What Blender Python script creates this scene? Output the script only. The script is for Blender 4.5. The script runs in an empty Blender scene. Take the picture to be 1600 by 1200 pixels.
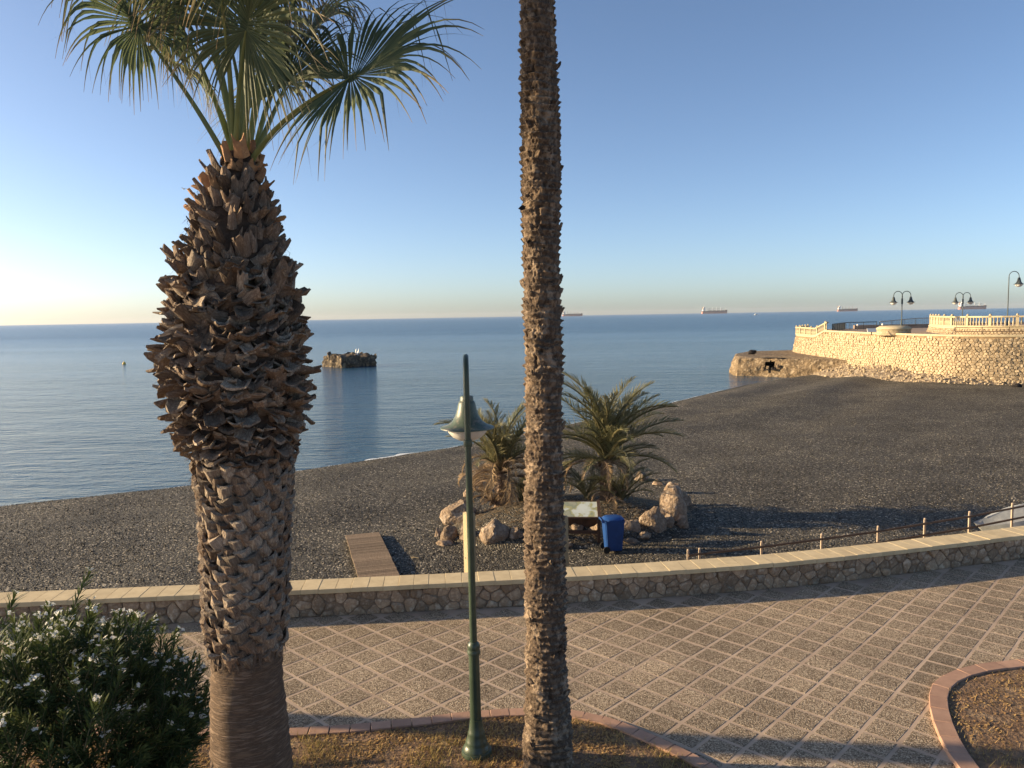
import bpy, bmesh, math, random
import numpy as np
from mathutils import Vector, Matrix, Euler, noise as mnoise

rnd = random.Random(7)
C = bpy.context.scene.collection
sc = bpy.context.scene
PI = math.pi
def R(a): return math.radians(a)

# ------------------------------------------------------------------ camera
F = 1202.0          # focal length in photograph pixels (1600 wide)
H = 4.8             # eye height above the promenade (z = 0)
ROLL = math.atan(0.0172)
PITCH = math.atan((600 - 493.8) / F)
fw = Vector((0, math.cos(PITCH), -math.sin(PITCH)))
r0 = Vector((1, 0, 0)); u0 = r0.cross(fw)
rt = math.cos(ROLL) * r0 - math.sin(ROLL) * u0
up = math.sin(ROLL) * r0 + math.cos(ROLL) * u0
EYE = Vector((0, 0, H))
cam_d = bpy.data.cameras.new('camera'); cam = bpy.data.objects.new('camera', cam_d); C.objects.link(cam)
cam_d.sensor_fit = 'HORIZONTAL'; cam_d.sensor_width = 36; cam_d.lens = F * 36 / 1600
cam_d.clip_start = 0.1; cam_d.clip_end = 90000
m = Matrix((rt, up, -fw)).transposed().to_4x4(); m.translation = EYE
cam.matrix_world = m
sc.camera = cam

def ray(x, y): return (x - 800) / F * rt - (y - 600) / F * up + fw
def P(x, y, z=0.0):
    d = ray(x, y); return EYE + d * ((z - H) / d.z)
def PY(x, y, Y):
    d = ray(x, y); return EYE + d * (Y / d.y)
def depth(p): return (Vector(p) - EYE).dot(fw)
def proj(p):
    v = Vector(p) - EYE; d = v.dot(fw)
    return 800 + F * v.dot(rt) / d, 600 - F * v.dot(up) / d

# ------------------------------------------------------------------ sky, sun, exposure
SUN_EL, SUN_AZ = 14.0, 84.0          # azimuth in degrees to the left of straight ahead
sd = Vector((-math.sin(R(SUN_AZ)) * math.cos(R(SUN_EL)), math.cos(R(SUN_AZ)) * math.cos(R(SUN_EL)), math.sin(R(SUN_EL))))
w = bpy.data.worlds.new('World'); sc.world = w; w.use_nodes = True
nt = w.node_tree; bg = nt.nodes['Background']
sky = nt.nodes.new('ShaderNodeTexSky'); sky.sky_type = 'NISHITA'; sky.sun_disc = False
sky.sun_elevation = R(SUN_EL); sky.sun_rotation = R(-SUN_AZ)
sky.altitude = 0; sky.air_density = 0.6; sky.dust_density = 1.0; sky.ozone_density = 1.6
nt.links.new(sky.outputs[0], bg.inputs[0]); bg.inputs[1].default_value = 0.10
sl = bpy.data.lights.new('sun', 'SUN'); sl.energy = 5.0; sl.angle = R(0.53); sl.color = (1.0, 0.76, 0.46)
so = bpy.data.objects.new('sun', sl); C.objects.link(so)
so.rotation_euler = sd.to_track_quat('Z', 'Y').to_euler(); so.location = (-30, 10, 30)
sc.view_settings.view_transform = 'Standard'; sc.view_settings.look = 'None'
sc.view_settings.gamma = 1; sc.view_settings.use_curve_mapping = False
sc.view_settings.exposure = 1.1

# ------------------------------------------------------------------ materials
def node_mat(name):
    mt = bpy.data.materials.new(name); mt.use_nodes = True
    n = mt.node_tree.nodes; l = mt.node_tree.links
    return mt, n, l, n['Principled BSDF']
def ramp(n, stops):
    r = n.new('ShaderNodeValToRGB'); e = r.color_ramp.elements
    while len(e) < len(stops): e.new(0.5)
    for q, (p, c) in zip(e, stops): q.position = p; q.color = (*c, 1)
    return r
def pmat(name, c1, c2=None, scale=6, rough=0.8, bump=0.0, bscale=None, detail=5, stretch=(1, 1, 1), rand=0.0,
         bdist=0.02, spec=0.3, metal=0.0, lo=0.35, hi=0.65, c3=None):
    mt, n, l, b = node_mat(name)
    b.inputs['Roughness'].default_value = rough; b.inputs['Metallic'].default_value = metal
    b.inputs['Specular IOR Level'].default_value = spec
    c2 = c2 or tuple(x * 0.75 for x in c1)
    tc = n.new('ShaderNodeTexCoord'); mp = n.new('ShaderNodeMapping'); mp.inputs['Scale'].default_value = stretch
    l.new(tc.outputs['Object'], mp.inputs[0])
    oi = n.new('ShaderNodeObjectInfo')
    ad = n.new('ShaderNodeVectorMath'); ad.operation = 'ADD'
    ml = n.new('ShaderNodeMath'); ml.operation = 'MULTIPLY'; ml.inputs[1].default_value = 37.0
    l.new(oi.outputs['Random'], ml.inputs[0]); l.new(mp.outputs[0], ad.inputs[0]); l.new(ml.outputs[0], ad.inputs[1])
    nz = n.new('ShaderNodeTexNoise'); nz.inputs['Scale'].default_value = scale; nz.inputs['Detail'].default_value = detail
    nz.inputs['Roughness'].default_value = 0.65
    l.new(ad.outputs[0], nz.inputs['Vector'])
    st = [(lo, c1), (hi, c2)] if not c3 else [(lo, c1), ((lo + hi) / 2, c2), (hi, c3)]
    rp = ramp(n, st); l.new(nz.outputs['Fac'], rp.inputs[0])
    col = rp.outputs[0]
    if rand:
        hs = n.new('ShaderNodeHueSaturation'); mr = n.new('ShaderNodeMapRange')
        mr.inputs['To Min'].default_value = 1 - rand; mr.inputs['To Max'].default_value = 1 + rand
        l.new(oi.outputs['Random'], mr.inputs[0]); l.new(mr.outputs[0], hs.inputs['Value']); l.new(col, hs.inputs['Color'])
        col = hs.outputs[0]
    l.new(col, b.inputs['Base Color'])
    if bump:
        n2 = n.new('ShaderNodeTexNoise'); n2.inputs['Scale'].default_value = bscale or scale * 3; n2.inputs['Detail'].default_value = 6
        l.new(ad.outputs[0], n2.inputs['Vector'])
        bp = n.new('ShaderNodeBump'); bp.inputs['Strength'].default_value = bump; bp.inputs['Distance'].default_value = bdist
        l.new(n2.outputs['Fac'], bp.inputs['Height']); l.new(bp.outputs[0], b.inputs['Normal'])
    return mt

def pebble_mat(name, cols, scale, bump, dist, rough=0.75, tint=0.25, big=0.25, spec=0.25, wet=None):
    """cell-coloured aggregate: Voronoi cells coloured one by one, domed by bump"""
    mt, n, l, b = node_mat(name); b.inputs['Roughness'].default_value = rough
    b.inputs['Specular IOR Level'].default_value = spec
    tc = n.new('ShaderNodeTexCoord')
    ge = n.new('ShaderNodeNewGeometry')
    vo = n.new('ShaderNodeTexVoronoi'); vo.inputs['Scale'].default_value = scale
    l.new(ge.outputs['Position'], vo.inputs['Vector'])
    sp = n.new('ShaderNodeSeparateColor'); l.new(vo.outputs['Color'], sp.inputs[0])
    rp = ramp(n, cols); l.new(sp.outputs[0], rp.inputs[0])
    nz = n.new('ShaderNodeTexNoise'); nz.inputs['Scale'].default_value = big; nz.inputs['Detail'].default_value = 6
    l.new(ge.outputs['Position'], nz.inputs['Vector'])
    mr = n.new('ShaderNodeMapRange'); mr.inputs['From Min'].default_value = 0.3; mr.inputs['From Max'].default_value = 0.7
    mr.inputs['To Min'].default_value = 1 - tint; mr.inputs['To Max'].default_value = 1 + tint
    l.new(nz.outputs['Fac'], mr.inputs[0])
    oi = n.new('ShaderNodeObjectInfo'); m2 = n.new('ShaderNodeMapRange')
    m2.inputs['To Min'].default_value = 0.88; m2.inputs['To Max'].default_value = 1.12; l.new(oi.outputs['Random'], m2.inputs[0])
    mu = n.new('ShaderNodeMath'); mu.operation = 'MULTIPLY'; l.new(mr.outputs[0], mu.inputs[0]); l.new(m2.outputs[0], mu.inputs[1])
    hs = n.new('ShaderNodeHueSaturation'); l.new(rp.outputs[0], hs.inputs['Color'])
    if wet is not None:      # stones soaked by the swash, up to a ragged line above the sea
        sx = n.new('ShaderNodeSeparateXYZ'); l.new(ge.outputs['Position'], sx.inputs[0])
        ws = n.new('ShaderNodeMath'); ws.operation = 'MULTIPLY_ADD'; ws.inputs[1].default_value = 0.22; l.new(nz.outputs['Fac'], ws.inputs[0]); l.new(sx.outputs[2], ws.inputs[2])
        wm = n.new('ShaderNodeMapRange'); wm.inputs['From Min'].default_value = wet + .30; wm.inputs['From Max'].default_value = wet + .37; wm.inputs['To Min'].default_value = .42; wm.inputs['To Max'].default_value = 1
        l.new(ws.outputs[0], wm.inputs[0]); m3 = n.new('ShaderNodeMath'); m3.operation = 'MULTIPLY'; l.new(mu.outputs[0], m3.inputs[0]); l.new(wm.outputs[0], m3.inputs[1]); mu = m3
    l.new(mu.outputs[0], hs.inputs['Value'])
    l.new(hs.outputs[0], b.inputs['Base Color'])
    bp = n.new('ShaderNodeBump'); bp.invert = True; bp.inputs['Strength'].default_value = bump; bp.inputs['Distance'].default_value = dist
    l.new(vo.outputs['Distance'], bp.inputs['Height']); l.new(bp.outputs[0], b.inputs['Normal'])
    return mt

def leaf_mat(name, c1, c2, tip, trans=0.35, rough=0.5, spec=0.35):
    """leaf colour varies piece by piece (attribute 'var'); attribute 'tip' turns to dry tissue"""
    mt, n, l, b = node_mat(name); b.inputs['Roughness'].default_value = rough; b.inputs['Specular IOR Level'].default_value = spec
    a = n.new('ShaderNodeAttribute'); a.attribute_name = 'var'
    t = n.new('ShaderNodeAttribute'); t.attribute_name = 'tip'
    rp = ramp(n, [(0, c1), (1, c2)]); l.new(a.outputs['Fac'], rp.inputs[0])
    mx = n.new('ShaderNodeMix'); mx.data_type = 'RGBA'; l.new(t.outputs['Fac'], mx.inputs['Factor'])
    l.new(rp.outputs[0], mx.inputs['A']); mx.inputs['B'].default_value = (*tip, 1)
    l.new(mx.outputs['Result'], b.inputs['Base Color'])
    tr = n.new('ShaderNodeBsdfTranslucent'); l.new(mx.outputs['Result'], tr.inputs['Color'])
    ms = n.new('ShaderNodeMixShader'); ms.inputs[0].default_value = trans
    l.new(b.outputs[0], ms.inputs[1]); l.new(tr.outputs[0], ms.inputs[2])
    l.new(ms.outputs[0], n['Material Output'].inputs['Surface'])
    return mt

M = {}
M['gravel'] = pebble_mat('beach gravel', [(0, (.021, .0195, .016)), (.45, (.055, .050, .040)), (.78, (.098, .088, .067)), (.93, (.17, .15, .115)), (1, (.46, .41, .33))], 21, 1.0, 0.045, tint=0.28, big=0.35, wet=-3.0)
M['aggregate'] = pebble_mat('washed aggregate', [(0, (.085, .062, .040)), (.4, (.225, .170, .112)), (.75, (.33, .258, .178)), (1, (.50, .42, .305))], 75, 0.8, 0.008, rough=0.8, tint=0.3, big=0.55)
M['band'] = pmat('paving band', (.50, .385, .285), (.34, .255, .185), scale=1.3, rough=0.85, bump=0.25, bscale=60, bdist=0.004)
M['kerb'] = pmat('terracotta kerb', (.42, .26, .18), (.33, .20, .14), scale=5, rough=0.85, bump=0.3, bscale=50, rand=0.12, bdist=0.004)
M['coping'] = pmat('cream coping', (.62, .50, .30), (.51, .405, .24), scale=4, rough=0.8, bump=0.2, bscale=40, rand=0.06, bdist=0.004)
M['mortar'] = pmat('mortar', (.27, .20, .14), (.18, .13, .09), scale=6, rough=0.95, bump=0.6, bscale=30)
M['wallstone'] = pmat('rubble stone', (.40, .295, .195), (.26, .18, .115), scale=8, rough=0.92, bump=0.9, bscale=20, rand=0.32, c3=(.46, .37, .27))
M['baststone'] = pmat('bastion stone', (.40, .315, .20), (.28, .215, .135), scale=2.2, rough=0.9, bump=0.6, bscale=9, rand=0.28, bdist=0.06, c3=(.45, .365, .245))
M['bastmortar'] = pmat('bastion joints', (.30, .215, .12), (.20, .14, .08), scale=2, rough=0.95, bump=0.5, bscale=12, bdist=0.05)
M['balu'] = pmat('cream balustrade', (.50, .42, .27), (.42, .35, .22), scale=2, rough=0.8)
M['terrace'] = pmat('terrace paving', (.33, .25, .19), (.27, .20, .15), scale=1.2, rough=0.9)
M['jetty'] = pmat('jetty masonry', (.29, .215, .13), (.12, .085, .05), scale=1.6, rough=0.95, bump=1.0, bscale=4.5, bdist=0.15, c3=(.37, .29, .19))
M['boulder'] = pmat('boulder', (.35, .27, .19), (.21, .15, .10), scale=4.5, rough=0.95, bump=1.0, bscale=11, bdist=0.07, rand=0.2, c3=(.42, .34, .26))
M['searock'] = pmat('sea rock', (.20, .15, .09), (.05, .042, .035), scale=0.9, rough=0.95, bump=1.0, bscale=2.5, bdist=0.3, c3=(.30, .23, .14))
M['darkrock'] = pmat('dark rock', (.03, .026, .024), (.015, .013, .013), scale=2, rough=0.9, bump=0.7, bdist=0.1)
M['green_paint'] = pmat('green lamp paint', (.050, .075, .048), (.036, .056, .037), scale=9, rough=0.38, spec=0.5, bump=0.06, bscale=50, bdist=0.003)
M['grey_paint'] = pmat('grey lamp paint', (.07, .085, .085), (.05, .06, .06), scale=5, rough=0.5)
M['bell_dirt'] = pmat('dusty lamp bell', (.085, .115, .078), (.06, .085, .06), scale=14, rough=0.45, spec=0.5, lo=0.4, hi=0.62, c3=(.17, .16, .12))
M['glass'] = pmat('frosted glass bowl', (.72, .70, .64), (.62, .60, .54), scale=8, rough=0.3, spec=0.5)
M['bark_smooth'] = pmat('smooth palm bark', (.165, .112, .072), (.08, .054, .036), scale=5, stretch=(1, 1, 9), rough=0.9, bump=0.9, bscale=16, bdist=0.015, c3=(.23, .165, .115))
M['boot'] = pmat('palm leaf base', (.245, .18, .125), (.125, .085, .058), scale=14, stretch=(3, 3, .8), rough=0.85, bump=0.9, bscale=30, bdist=0.012, rand=0.45, c3=(.26, .195, .135))
M['boot_grey'] = pmat('weathered leaf base', (.31, .255, .19), (.165, .125, .092), scale=14, stretch=(3, 3, .8), rough=0.88, bump=0.9, bscale=30, bdist=0.012, rand=0.45, c3=(.35, .29, .215))
M['boot_top'] = pmat('fresh leaf base', (.36, .20, .09), (.20, .10, .05), scale=9, rough=0.8, bump=0.5, bscale=40, bdist=0.006, rand=0.35)
M['fibre'] = pmat('palm fibre', (.09, .058, .04), (.045, .03, .02), scale=20, rough=0.95)
M['bark_date'] = pmat('date palm bark', (.215, .155, .105), (.07, .05, .036), scale=5, stretch=(1.6, 1.6, 1), rough=0.95, bump=0.9, bscale=40, bdist=0.014, c3=(.31, .235, .165))
M['petiole'] = pmat('petiole', (.20, .22, .07), (.13, .15, .05), scale=4, rough=0.5, spec=0.4)
M['rachis'] = pmat('date palm rachis', (.13, .115, .05), (.09, .08, .035), scale=4, rough=0.7)
M['fan_leaf'] = leaf_mat('fan palm leaf', (.060, .088, .048), (.135, .16, .075), (.30, .21, .13), trans=0.34, rough=0.55, spec=0.25)
M['date_leaf'] = leaf_mat('date palm leaf', (.095, .11, .055), (.21, .205, .10), (.38, .31, .16), trans=0.25)
M['dead_leaf'] = leaf_mat('dead palm leaf', (.24, .16, .085), (.36, .26, .14), (.33, .24, .14), trans=0.2, rough=0.8, spec=0.1)
M['oleander'] = leaf_mat('oleander leaf', (.028, .052, .019), (.075, .105, .035), (.15, .17, .05), trans=0.2, rough=0.65, spec=0.15)
M['stem'] = pmat('stem', (.16, .14, .07), (.10, .09, .05), scale=8, rough=0.8)
M['petal'] = leaf_mat('white petal', (.80, .79, .72), (.85, .84, .78), (.75, .70, .45), trans=0.3, rough=0.6, spec=0.2)
M['soil'] = pmat('planter soil', (.25, .16, .095), (.15, .095, .058), scale=3, rough=1.0, bump=1.0, bscale=25, bdist=0.04, c3=(.30, .21, .13))
M['grass'] = leaf_mat('dry lawn', (.34, .20, .095), (.27, .24, .08), (.55, .40, .19), trans=0.3, rough=0.8, spec=0.1)
M['wood'] = pmat('weathered plank', (.25, .185, .12), (.17, .12, .078), scale=4, stretch=(1, 8, 8), rough=0.85, bump=0.3, rand=0.22, bdist=0.006)
M['post_wood'] = pmat('post timber', (.42, .34, .20), (.32, .25, .15), scale=5, stretch=(6, 6, 1), rough=0.8, bump=0.2, bdist=0.006)
M['dark_wood'] = pmat('dark timber', (.085, .045, .028), (.05, .028, .018), scale=6, rough=0.7)
M['blue'] = pmat('blue bin plastic', (.015, .07, .25), (.012, .055, .20), scale=5, rough=0.4, spec=0.5)
M['black'] = pmat('black rubber', (.015, .015, .015), (.02, .02, .02), rough=0.7)
M['rail'] = pmat('railing timber', (.14, .095, .06), (.09, .06, .04), scale=6, rough=0.7)
M['rail_post'] = pmat('railing post', (.42, .34, .25), (.34, .27, .20), scale=6, rough=0.6)
M['fence_metal'] = pmat('fence metal', (.055, .06, .06), (.04, .045, .045), rough=0.6)
M['white_paint'] = pmat('white paint', (.75, .74, .70), (.66, .65, .61), scale=3, rough=0.6)
M['hull_grey'] = pmat('grey hull', (.40, .41, .39), (.31, .32, .31), scale=2, rough=0.45, c3=(.45, .45, .42))
M['ship_red'] = pmat('red ship hull', (.55, .24, .19), (.48, .20, .16), scale=.05, rough=0.7)  # pale pinkish red: distance haze mixed into the hull colour
M['ship_dark'] = pmat('dark ship hull', (.16, .11, .11), (.13, .09, .09), scale=.05, rough=0.7)  # lightened too, painted-in haze on the upper hull
M['ship_white'] = pmat('white superstructure', (.72, .70, .66), (.64, .62, .58), scale=.05, rough=0.7)
M['ship_deck'] = pmat('brown deck gear', (.25, .17, .13), (.20, .13, .10), scale=.05, rough=0.8)
M['feather'] = pmat('white feather', (.78, .76, .72), (.7, .68, .64), rough=0.8)
M['feather_grey'] = pmat('grey wing', (.30, .31, .33), (.24, .25, .27), rough=0.8)
M['beak'] = pmat('yellow beak', (.65, .42, .06), rough=0.5)
M['buoy'] = pmat('yellow buoy', (.75, .50, .08), (.68, .44, .07), rough=0.5)
M['foam'] = pmat('sea foam', (.72, .74, .74), (.55, .60, .62), scale=9, rough=0.9)
M['stone_scree'] = pmat('scree', (.36, .285, .19), (.17, .13, .09), scale=2.2, rough=0.95, bump=1.0, bscale=6, bdist=0.12, c3=(.48, .40, .29))
M['concrete'] = pmat('concrete', (.30, .26, .21), (.24, .205, .165), scale=3, rough=0.9, bump=0.2)

# the information panel's picture: pale sheet, yellow-green coast shape
mt, n, l, b = node_mat('printed panel'); b.inputs['Roughness'].default_value = 0.25
tc = n.new('ShaderNodeTexCoord'); nz = n.new('ShaderNodeTexNoise'); nz.inputs['Scale'].default_value = 1.9; nz.inputs['Detail'].default_value = 4
l.new(tc.outputs['Object'], nz.inputs['Vector'])
rp = ramp(n, [(.40, (.62, .66, .60)), (.47, (.56, .60, .52)), (.50, (.42, .40, .20)), (.56, (.26, .29, .20)), (.62, (.36, .36, .26))]); l.new(nz.outputs['Fac'], rp.inputs[0]); l.new(rp.outputs[0], b.inputs['Base Color'])
M['panel_print'] = mt

# sea
mt, n, l, b = node_mat('sea water'); M['sea'] = mt
b.inputs['Base Color'].default_value = (.024, .075, .125, 1); b.inputs['Roughness'].default_value = 0.20; b.inputs['IOR'].default_value = 1.33
ge = n.new('ShaderNodeNewGeometry')
def wave(scale, st, rot, det):
    mp = n.new('ShaderNodeMapping'); mp.inputs['Scale'].default_value = st; mp.inputs['Rotation'].default_value = (0, 0, R(rot))
    l.new(ge.outputs['Position'], mp.inputs[0])
    z = n.new('ShaderNodeTexNoise'); z.inputs['Scale'].default_value = scale; z.inputs['Detail'].default_value = det; z.inputs['Roughness'].default_value = 0.6
    l.new(mp.outputs[0], z.inputs['Vector']); return z.outputs['Fac']
b1 = n.new('ShaderNodeBump'); b1.inputs['Strength'].default_value = 1.0; b1.inputs['Distance'].default_value = 0.30
l.new(wave(1.1, (.6, 1.3, 1), 14, 5), b1.inputs['Height'])
b2 = n.new('ShaderNodeBump'); b2.inputs['Strength'].default_value = 1.0; b2.inputs['Distance'].default_value = 0.55
l.new(wave(0.16, (.5, 1.5, 1), 20, 4), b2.inputs['Height']); l.new(b2.outputs[0], b1.inputs['Normal'])
b3 = n.new('ShaderNodeBump'); b3.inputs['Strength'].default_value = 1.0; b3.inputs['Distance'].default_value = 0.07
l.new(wave(4.5, (.6, 1.2, 1), 18, 4), b3.inputs['Height']); l.new(b1.outputs[0], b3.inputs['Normal']); l.new(b3.outputs[0], b.inputs['Normal'])
sx = n.new('ShaderNodeSeparateXYZ'); l.new(ge.outputs['Position'], sx.inputs[0])
ro_ = n.new('ShaderNodeMapRange'); ro_.inputs['From Min'].default_value = 35; ro_.inputs['From Max'].default_value = 420; ro_.inputs['To Min'].default_value = .095; ro_.inputs['To Max'].default_value = .25
l.new(sx.outputs[1], ro_.inputs[0]); l.new(ro_.outputs[0], b.inputs['Roughness'])
st = wave(0.012, (.25, 1.6, 1), 4, 4)
mr = n.new('ShaderNodeMapRange'); mr.inputs['From Min'].default_value = 0.35; mr.inputs['From Max'].default_value = 0.65
mr.inputs['To Min'].default_value = 0.10; mr.inputs['To Max'].default_value = 0.40
l.new(st, mr.inputs[0]); l.new(mr.outputs[0], b1.inputs['Distance'])

# ------------------------------------------------------------------ mesh helpers
def link(name, me, mat, parent=None, smooth=False):
    o = bpy.data.objects.new(name, me); C.objects.link(o)
    if mat and not me.materials: me.materials.append(mat)
    if parent: o.parent = parent
    return o
def mesh(name, vs, fs, smooth=False, var=None, tip=None):
    me = bpy.data.meshes.new(name); me.from_pydata([tuple(v) for v in vs], [], fs); me.update()
    if smooth: me.polygons.foreach_set('use_smooth', [True] * len(me.polygons))
    if var is not None:
        a = me.attributes.new('var', 'FLOAT', 'POINT'); a.data.foreach_set('value', np.asarray(var, 'f'))
    if tip is not None:
        a = me.attributes.new('tip', 'FLOAT', 'POINT'); a.data.foreach_set('value', np.asarray(tip, 'f'))
    return me
def tag(o, label, cat, group=None):
    o['label'] = label; o['category'] = cat
    if group: o['group'] = group
    return o
def kind(o, k, label=None):
    o['kind'] = k
    if label: o['label'] = label
    return o
def thing(name, label, cat, loc=(0, 0, 0), rz=0.0, group=None):
    o = bpy.data.objects.new(name, None); C.objects.link(o); o.empty_display_size = 0.2
    o.location = loc; o.rotation_euler = (0, 0, rz); return tag(o, label, cat, group)

class MB:
    """collects shapes into one mesh"""
    def __init__(s): s.v = []; s.f = []; s.var = []; s.tip = []
    def add(s, vs, fs, var=None, tip=None):
        b = len(s.v); s.v += [Vector(v) for v in vs]; s.f += [tuple(i + b for i in f) for f in fs]
        s.var += list(var) if var is not None else [0.5] * len(vs); s.tip += list(tip) if tip is not None else [0.0] * len(vs)
        return s
    def box(s, c, d, rot=None, taper=(1, 1), bev=0.0):
        x, y, z = (q / 2 for q in d); tx, ty = taper
        if bev:
            vs = []; 
            for sz in (-1, 1):
                kx, ky = (tx, ty) if sz > 0 else (1, 1)
                for zz, ins in (((z - bev) if sz > 0 else z, 0.0), (z if sz > 0 else z - bev, bev))[::1] if sz > 0 else ((z, bev), (z - bev, 0.0)):
                    X = x * kx - ins; Y = y * ky - ins
                    vs += [(-X, -Y, sz * zz), (X, -Y, sz * zz), (X, Y, sz * zz), (-X, Y, sz * zz)]
            fs = [(3, 2, 1, 0)]
            for r in range(3):
                for i in range(4):
                    j = (i + 1) % 4; fs.append((4 * r + i, 4 * r + j, 4 * r + 4 + j, 4 * r + 4 + i))
            fs.append((12, 13, 14, 15))
        else:
            vs = [(-x, -y, -z), (x, -y, -z), (x, y, -z), (-x, y, -z), (-x * tx, -y * ty, z), (x * tx, -y * ty, z), (x * tx, y * ty, z), (-x * tx, y * ty, z)]
            fs = [(3, 2, 1, 0), (4, 5, 6, 7), (0, 1, 5, 4), (1, 2, 6, 5), (2, 3, 7, 6), (3, 0, 4, 7)]
        q = (rot if isinstance(rot, Matrix) else Euler(rot).to_matrix()) if rot is not None else None
        c = Vector(c); return s.add([(q @ Vector(v) if q else Vector(v)) + c for v in vs], fs)
    def tube(s, pts, rad, n=10, cap=True, flat=1.0):
        pts = [Vector(p) for p in pts]; rad = rad if isinstance(rad, (list, tuple)) else [rad] * len(pts)
        vs = []; fs = []
        t0 = (pts[1] - pts[0]).normalized(); a = t0.orthogonal().normalized()
        for i, p in enumerate(pts):
            t = (pts[min(i + 1, len(pts) - 1)] - pts[max(i - 1, 0)]).normalized()
            a = (a - t * a.dot(t)).normalized(); bb = t.cross(a)
            for k in range(n):
                th = 2 * PI * k / n; vs.append(p + (a * math.cos(th) + bb * math.sin(th) * flat) * rad[i])
        for i in range(len(pts) - 1):
            for k in range(n):
                j = (k + 1) % n; fs.append((i * n + k, i * n + j, (i + 1) * n + j, (i + 1) * n + k))
        if cap: fs += [tuple(range(n))[::-1], tuple((len(pts) - 1) * n + k for k in range(n))]
        return s.add(vs, fs)
    def lathe(s, prof, c=(0, 0, 0), n=24, cap=True):
        c = Vector(c); vs = []; fs = []
        for r, z in prof:
            for k in range(n): vs.append(c + Vector((r * math.cos(2 * PI * k / n), r * math.sin(2 * PI * k / n), z)))
        for i in range(len(prof) - 1):
            for k in range(n):
                j = (k + 1) % n; fs.append((i * n + k, i * n + j, (i + 1) * n + j, (i + 1) * n + k))
        if cap: fs += [tuple(range(n))[::-1], tuple((len(prof) - 1) * n + k for k in range(n))]
        return s.add(vs, fs)
    def build(s, name, mat, parent=None, smooth=False, leaf=False):
        me = mesh(name, s.v, s.f, smooth, s.var if leaf else None, s.tip if leaf else None)
        return link(name, me, mat, parent)
    def me(s, name, mat, smooth=False, leaf=False):
        me = mesh(name, s.v, s.f, smooth, s.var if leaf else None, s.tip if leaf else None); me.materials.append(mat); return me

def autosmooth(o, ang=35):
    me = o.data; me.polygons.foreach_set('use_smooth', [True] * len(me.polygons)); me.set_sharp_from_angle(angle=R(ang)); return o

def lerp(a, b, t): return a + (b - a) * t
def interp(x, tab):
    if x <= tab[0][0]: return tab[0][1]
    for (x0, y0), (x1, y1) in zip(tab, tab[1:]):
        if x <= x1: return lerp(y0, y1, (x - x0) / (x1 - x0))
    return tab[-1][1]
def smooth_path(pts, k=3):
    pts = [Vector((p[0], p[1], p[2] if len(p) > 2 else 0)) for p in pts]
    for _ in range(k):
        q = [pts[0]]
        for a, b_ in zip(pts, pts[1:]): q += [a * .75 + b_ * .25, a * .25 + b_ * .75]
        pts = q + [pts[-1]]
    return pts
class Path:
    """arc-length polyline in plan"""
    def __init__(s, pts):
        s.p = [Vector((p[0], p[1], p[2] if len(p) > 2 else 0)) for p in pts]; s.s = [0]
        for a, b_ in zip(s.p, s.p[1:]): s.s.append(s.s[-1] + (b_ - a).length)
        s.L = s.s[-1]
    def at(s, u):
        u = max(0, min(s.L, u))
        i = max(0, min(len(s.p) - 2, int(np.searchsorted(s.s, u)) - 1))
        a, b_ = s.p[i], s.p[i + 1]; t = (u - s.s[i]) / max(1e-9, s.s[i + 1] - s.s[i])
        d = (b_ - a).normalized(); return a.lerp(b_, t), d
    def near(s, x):      # arc length where the path crosses X = x
        for i, (a, b_) in enumerate(zip(s.p, s.p[1:])):
            if (a.x - x) * (b_.x - x) <= 0 and a.x != b_.x: return lerp(s.s[i], s.s[i + 1], (x - a.x) / (b_.x - a.x))
        return 0 if x < s.p[0].x else s.L

def rock_mesh(name, seed, d, rough=0.28, sub=3, mat=None, flat=0.25, cuts=7):
    """angular boulder: a ball cut by random planes, then roughened; base flattened"""
    r = random.Random(seed); bm = bmesh.new(); bmesh.ops.create_icosphere(bm, subdivisions=sub, radius=1)
    pl = []
    for _ in range(cuts):
        nn = Vector((r.gauss(0, 1), r.gauss(0, 1), r.gauss(0, .8))).normalized(); pl.append((nn, r.uniform(.55, .85)))
    off = Vector((r.uniform(0, 50),) * 3)
    for v in bm.verts:
        p = v.co.copy()
        for nn, h in pl:
            k = p.dot(nn)
            if k > h: p -= nn * (k - h) * 0.9
        p *= 1 + rough * 0.6 * mnoise.fractal(p * 1.6 + off, 1.0, 2.0, 4)
        if p.z < -flat: p.z = -flat + (p.z + flat) * 0.15
        v.co = Vector((p.x * d[0] / 2, p.y * d[1] / 2, (p.z + flat) * d[2] / (1 + flat)))
    me = bpy.data.meshes.new(name); bm.to_mesh(me); bm.free()
    if mat: me.materials.append(mat)
    me.polygons.foreach_set('use_smooth', [True] * len(me.polygons)); me.set_sharp_from_angle(angle=R(38))
    return me

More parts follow.
